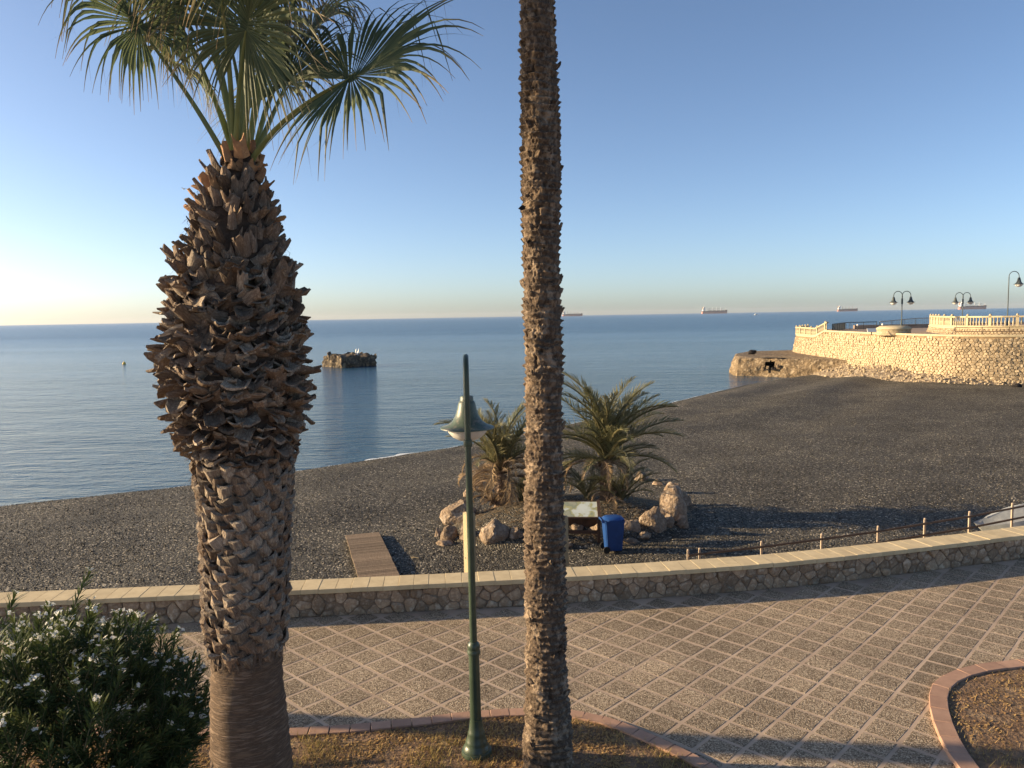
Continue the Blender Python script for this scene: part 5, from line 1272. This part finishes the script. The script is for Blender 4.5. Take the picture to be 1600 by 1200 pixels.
def gull(name, label, loc, rz, s, wings='folded', scale=1.0):
    t = thing(name, label, 'gull', loc, rz); t.scale = (scale,) * 3
    pts = [(-.26, 0, .20), (-.18, 0, .21), (-.08, 0, .22), (.04, 0, .235), (.12, 0, .27), (.16, 0, .33), (.185, 0, .38), (.22, 0, .385), (.25, 0, .375)]; rad = [.012, .05, .085, .095, .075, .045, .048, .04, .012]
    MB().tube(pts, rad, 12).build('body', M['feather'], t, True)
    MB().tube([(.245, 0, .375), (.285, 0, .37), (.31, 0, .355)], [.013, .010, .003], 6).build('beak', M['beak'], t)
    for s_ in (-1, 1):
        if wings == 'folded': wp = [(.06, s_ * .085, .26), (-.10, s_ * .10, .27), (-.36, s_ * .03, .22), (-.10, s_ * .095, .18), (.05, s_ * .095, .20)]; wg = [(0, 1, 4), (1, 3, 4), (1, 2, 3)]
        elif wings == 'raised': wp = [(.08, s_ * .06, .28), (-.10, s_ * .06, .28), (-.16, s_ * .16, .62), (-.02, s_ * .18, .66), (-.24, s_ * .14, .92)]; wg = [(0, 1, 2, 3), (3, 2, 4)]
        else: wp = [(.10, s_ * .07, .26), (-.10, s_ * .07, .25), (-.04, s_ * .36, .36), (.10, s_ * .34, .38), (-.16, s_ * .72, .28)]; wg = [(0, 1, 2, 3), (3, 2, 4)]
        wm = MB().add(wp + [(a, b_ + s_ * .006, c + .012) for a, b_, c in wp], wg + [tuple(i + 5 for i in f)[::-1] for f in wg]); wm.build('wing', M['feather_grey'] if wings != 'raised' else M['feather'], t)
        if wings != 'spread':
            MB().tube([(.02, s_ * .035, .16), (.01, s_ * .035, .02), (.045, s_ * .035, .0)], .008, 5).build('leg', M['beak'], t)
    MB().add([(-.22, -.03, .205), (-.22, .03, .205), (-.38, .06, .19), (-.38, -.06, .19), (-.22, 0, .225)], [(0, 1, 2, 3), (1, 4, 2), (4, 0, 3), (4, 3, 2)]).build('tail', M['feather'], t)
    return t
def top_of_rock(x, y):
    v_ = ROCK.matrix_basis.inverted() @ Vector((x, y, 0)); hit = ROCK.data
    best = min(hit.vertices, key=lambda q: (q.co.x - v_.x) ** 2 + (q.co.y - v_.y) ** 2 - (.5 if q.co.z > 1.2 else 0)); return SEA + best.co.z
gp = PY(557, 548, pc.y + 2.2); gull('seagull', 'white gull with raised wings standing on the sea rock', (gp.x, gp.y, top_of_rock(gp.x, gp.y)), R(132), 1, 'raised', 1.5)
for i, (x, lab) in enumerate(((514, 'dark resting gull on the left end of the sea rock'), (531, 'dark resting gull second from the left on the sea rock'), (551, 'dark resting gull left of the white one on the sea rock'))):
    q = PY(x, 550, pc.y + 2.2); rk = rock_mesh('cap_stone', 740 + i, (.9, .7, .55), mat=M['searock'], sub=2); k_ = link('cap_stone', rk, None, ROCK); k_.matrix_parent_inverse = Matrix.Identity(4)
    v_ = ROCK.matrix_basis.inverted() @ Vector((q.x, q.y, top_of_rock(q.x, q.y) - .12)); k_.location = v_
fl_ = PY(287, 294, 70); gull('flying_gull', 'tiny bird flying in the sky left of the fan palm', (fl_.x, fl_.y, fl_.z - .2), R(160), 1, 'spread', .6)
by = P(194, 569, SEA); bu = thing('buoy', 'small yellow buoy floating left of the fan palm', 'buoy', (by.x, by.y, SEA)); MB().lathe([(.02, -.3), (.25, -.15), (.31, .05), (.28, .22), (.15, .36), (.08, .40), (.07, .55), (.02, .57)], n=16).build('float', M['buoy'], bu, True); MB().tube([(0, 0, .5), (0, 0, .72)], .03, 6).build('eye', M['fence_metal'], bu)

def ship(x0, x1, D, label, gear, tint, flip=False):
    a, b_ = PY(x0, 490, D), PY(x1, 488, D); L = b_.x - a.x; t = thing('cargo_ship', label, 'ship', ((a.x + b_.x) / 2, D, SEA), R(3)); k = L / 170.0; t.scale = (1, 1, 1.45)
    def hullpart(name, z0, z1, mat, grow=0.0):
        st_ = [(-85, .55), (-82, .85), (-70, 1), (50, 1), (68, .8), (78, .42), (85, .03)]; vs = []; fs = []
        for x, w_ in st_:
            for s_ in (-1, 1):
                for z in (z0, z1): vs.append(((x + (z * .35 if x > 60 else 0)) * k, s_ * w_ * 13 * k, z * k))
        for i in range(len(st_) - 1):
            p_, q_ = 4 * i, 4 * (i + 1); fs += [(p_, q_, q_ + 1, p_ + 1), (q_ + 2, p_ + 2, p_ + 3, q_ + 3), (p_ + 1, q_ + 1, q_ + 3, p_ + 3), (p_ + 2, q_ + 2, q_, p_)]
        fs += [(0, 1, 3, 2), (24, 26, 27, 25)]
        return link(name, mesh(name, vs, fs), mat, t)
    hullpart('lower_hull', -3, 8.5 if gear != 'low' else 6.5, M['ship_red']); hullpart('upper_hull', 8.5 if gear != 'low' else 6.5, 12.5, M['ship_dark'])
    MB().box((78 * k, 0, 14.5 * k), (12 * k, 12 * k, 4 * k)).build('forecastle', M['ship_dark'], t)
    dk = MB().box((-71 * k, 0, 20 * k), (15 * k, 22 * k, 15 * k), bev=.6 * k).build('superstructure', M['ship_white'], t)
    MB().box((-69 * k, 0, 29 * k), (9 * k, 26 * k, 3.5 * k)).build('bridge', M['ship_white'], dk)
    MB().box((-79 * k, 0, 25 * k), (6 * k, 7 * k, 12 * k), taper=(.7, .8)).build('funnel', M['ship_deck'], t)
    MB().tube([(-69 * k, 0, 30 * k), (-69 * k, 0, 39 * k)], .7 * k, 6).build('mast', M['ship_white'], t)
    for i, x in enumerate((-42, -14, 14, 42)):
        MB().box(((x + 13) * k, 0, 13.6 * k), (18 * k, 17 * k, 2.6 * k)).build('hatch_cover', M['ship_deck'], t)
        MB().tube([(x * k, 0, 12 * k), (x * k, 0, 29 * k)], [1.5 * k, 1.1 * k], 6).build('crane_post', M['ship_white'] if tint else M['ship_deck'], t)
        if gear == 'cranes': MB().tube([(x * k, 0, 20 * k), ((x + 17) * k, 0, 23 * k)], .8 * k, 5).build('crane_jib', M['ship_deck'], t)
    MB().tube([(78 * k, 0, 16 * k), (78 * k, 0, 26 * k)], .7 * k, 5).build('foremast', M['ship_white'], t)
    return t
ship(879, 910, 5200, 'red-hulled cargo ship on the horizon just right of the tall palm trunk', 'plain', 0)
ship(1096, 1136, 5600, 'pale brown cargo ship on the horizon between the tall trunk and the bastion', 'cranes', 1)
ship(1308, 1340, 5600, 'red-hulled cargo ship on the horizon left of the double lamps', 'low', 0)
ship(1497, 1541, 5000, 'long cargo ship on the horizon behind the right double lamp', 'cranes', 1)
q = P(1181, 490.5, SEA); q = PY(1181, 490, 1900); mb_ = thing('motor_boat', 'tiny white motor boat out at sea left of the bastion', 'boat', (q.x, 1900, SEA), R(10))
MB().add([(-4, -1.3, 0), (3, -1.3, 0), (5.5, 0, .6), (3, 1.3, 0), (-4, 1.3, 0), (-4, -1.5, 1.4), (3.2, -1.5, 1.7), (6.4, 0, 2.1), (3.2, 1.5, 1.7), (-4, 1.5, 1.4)], [(4, 3, 2, 1, 0), (5, 6, 7, 8, 9), (0, 1, 6, 5), (1, 2, 7, 6), (2, 3, 8, 7), (3, 4, 9, 8), (4, 0, 5, 9)]).build('hull', M['white_paint'], mb_)
MB().box((-.3, 0, 2.4), (3.2, 2.2, 1.7), taper=(.7, .85)).build('cabin', M['white_paint'], mb_)

# thin foam where wavelets break on the shingle
fm = MB(); rf_ = random.Random(31)
def foam(ua, ub, w0):
    u = ua; pv_ = None
    while u < ub:
        p, d = shore.at(u); e = math.sin(PI * (u - ua) / (ub - ua)) ** .5; w_ = w0 * e * (.35 + .9 * abs(mnoise.noise(Vector((u * .9, 2, 0))))); off = .25 * mnoise.noise(Vector((u * .5, 9, 0)))
        nl = Vector((-d.y, d.x, 0)); a = p + nl * (off - .05); b_ = p + nl * (off + w_); cur = (Vector((a.x, a.y, SEA + .018)), Vector((b_.x, b_.y, SEA + .010)))
        if pv_: fm.add([pv_[0], cur[0], cur[1], pv_[1]], [(0, 1, 2, 3)])
        pv_ = cur; u += .12
for xa, xb, w0 in ((-21, -13, .10), (-12.4, -9.6, .28), (-8.2, -5.6, .55), (-5.2, -3.0, .12), (-28, -22, .16), (5, 9, .10), (-40, -2, .075), (-2.5, 22, .06)): foam(shore.near(xa), shore.near(xb), w0)
kind(fm.build('foam', M['foam']), 'stuff', 'thin white foam along the waterline')

# sea air: thin even haze out to the horizon
hz = MB().box((0, 0, 20.5), (23000, 23000, 65)).build('haze', None); kind(hz, 'stuff', 'thin pale sea haze')
mt = bpy.data.materials.new('sea haze'); mt.use_nodes = True; n = mt.node_tree.nodes; n.remove(n['Principled BSDF'])
pv = n.new('ShaderNodeVolumePrincipled'); pv.inputs['Color'].default_value = (.86, .92, 1, 1); pv.inputs['Density'].default_value = 3.8e-5; pv.inputs['Anisotropy'].default_value = 0.2
mt.node_tree.links.new(pv.outputs[0], n['Material Output'].inputs['Volume']); hz.data.materials.append(mt)
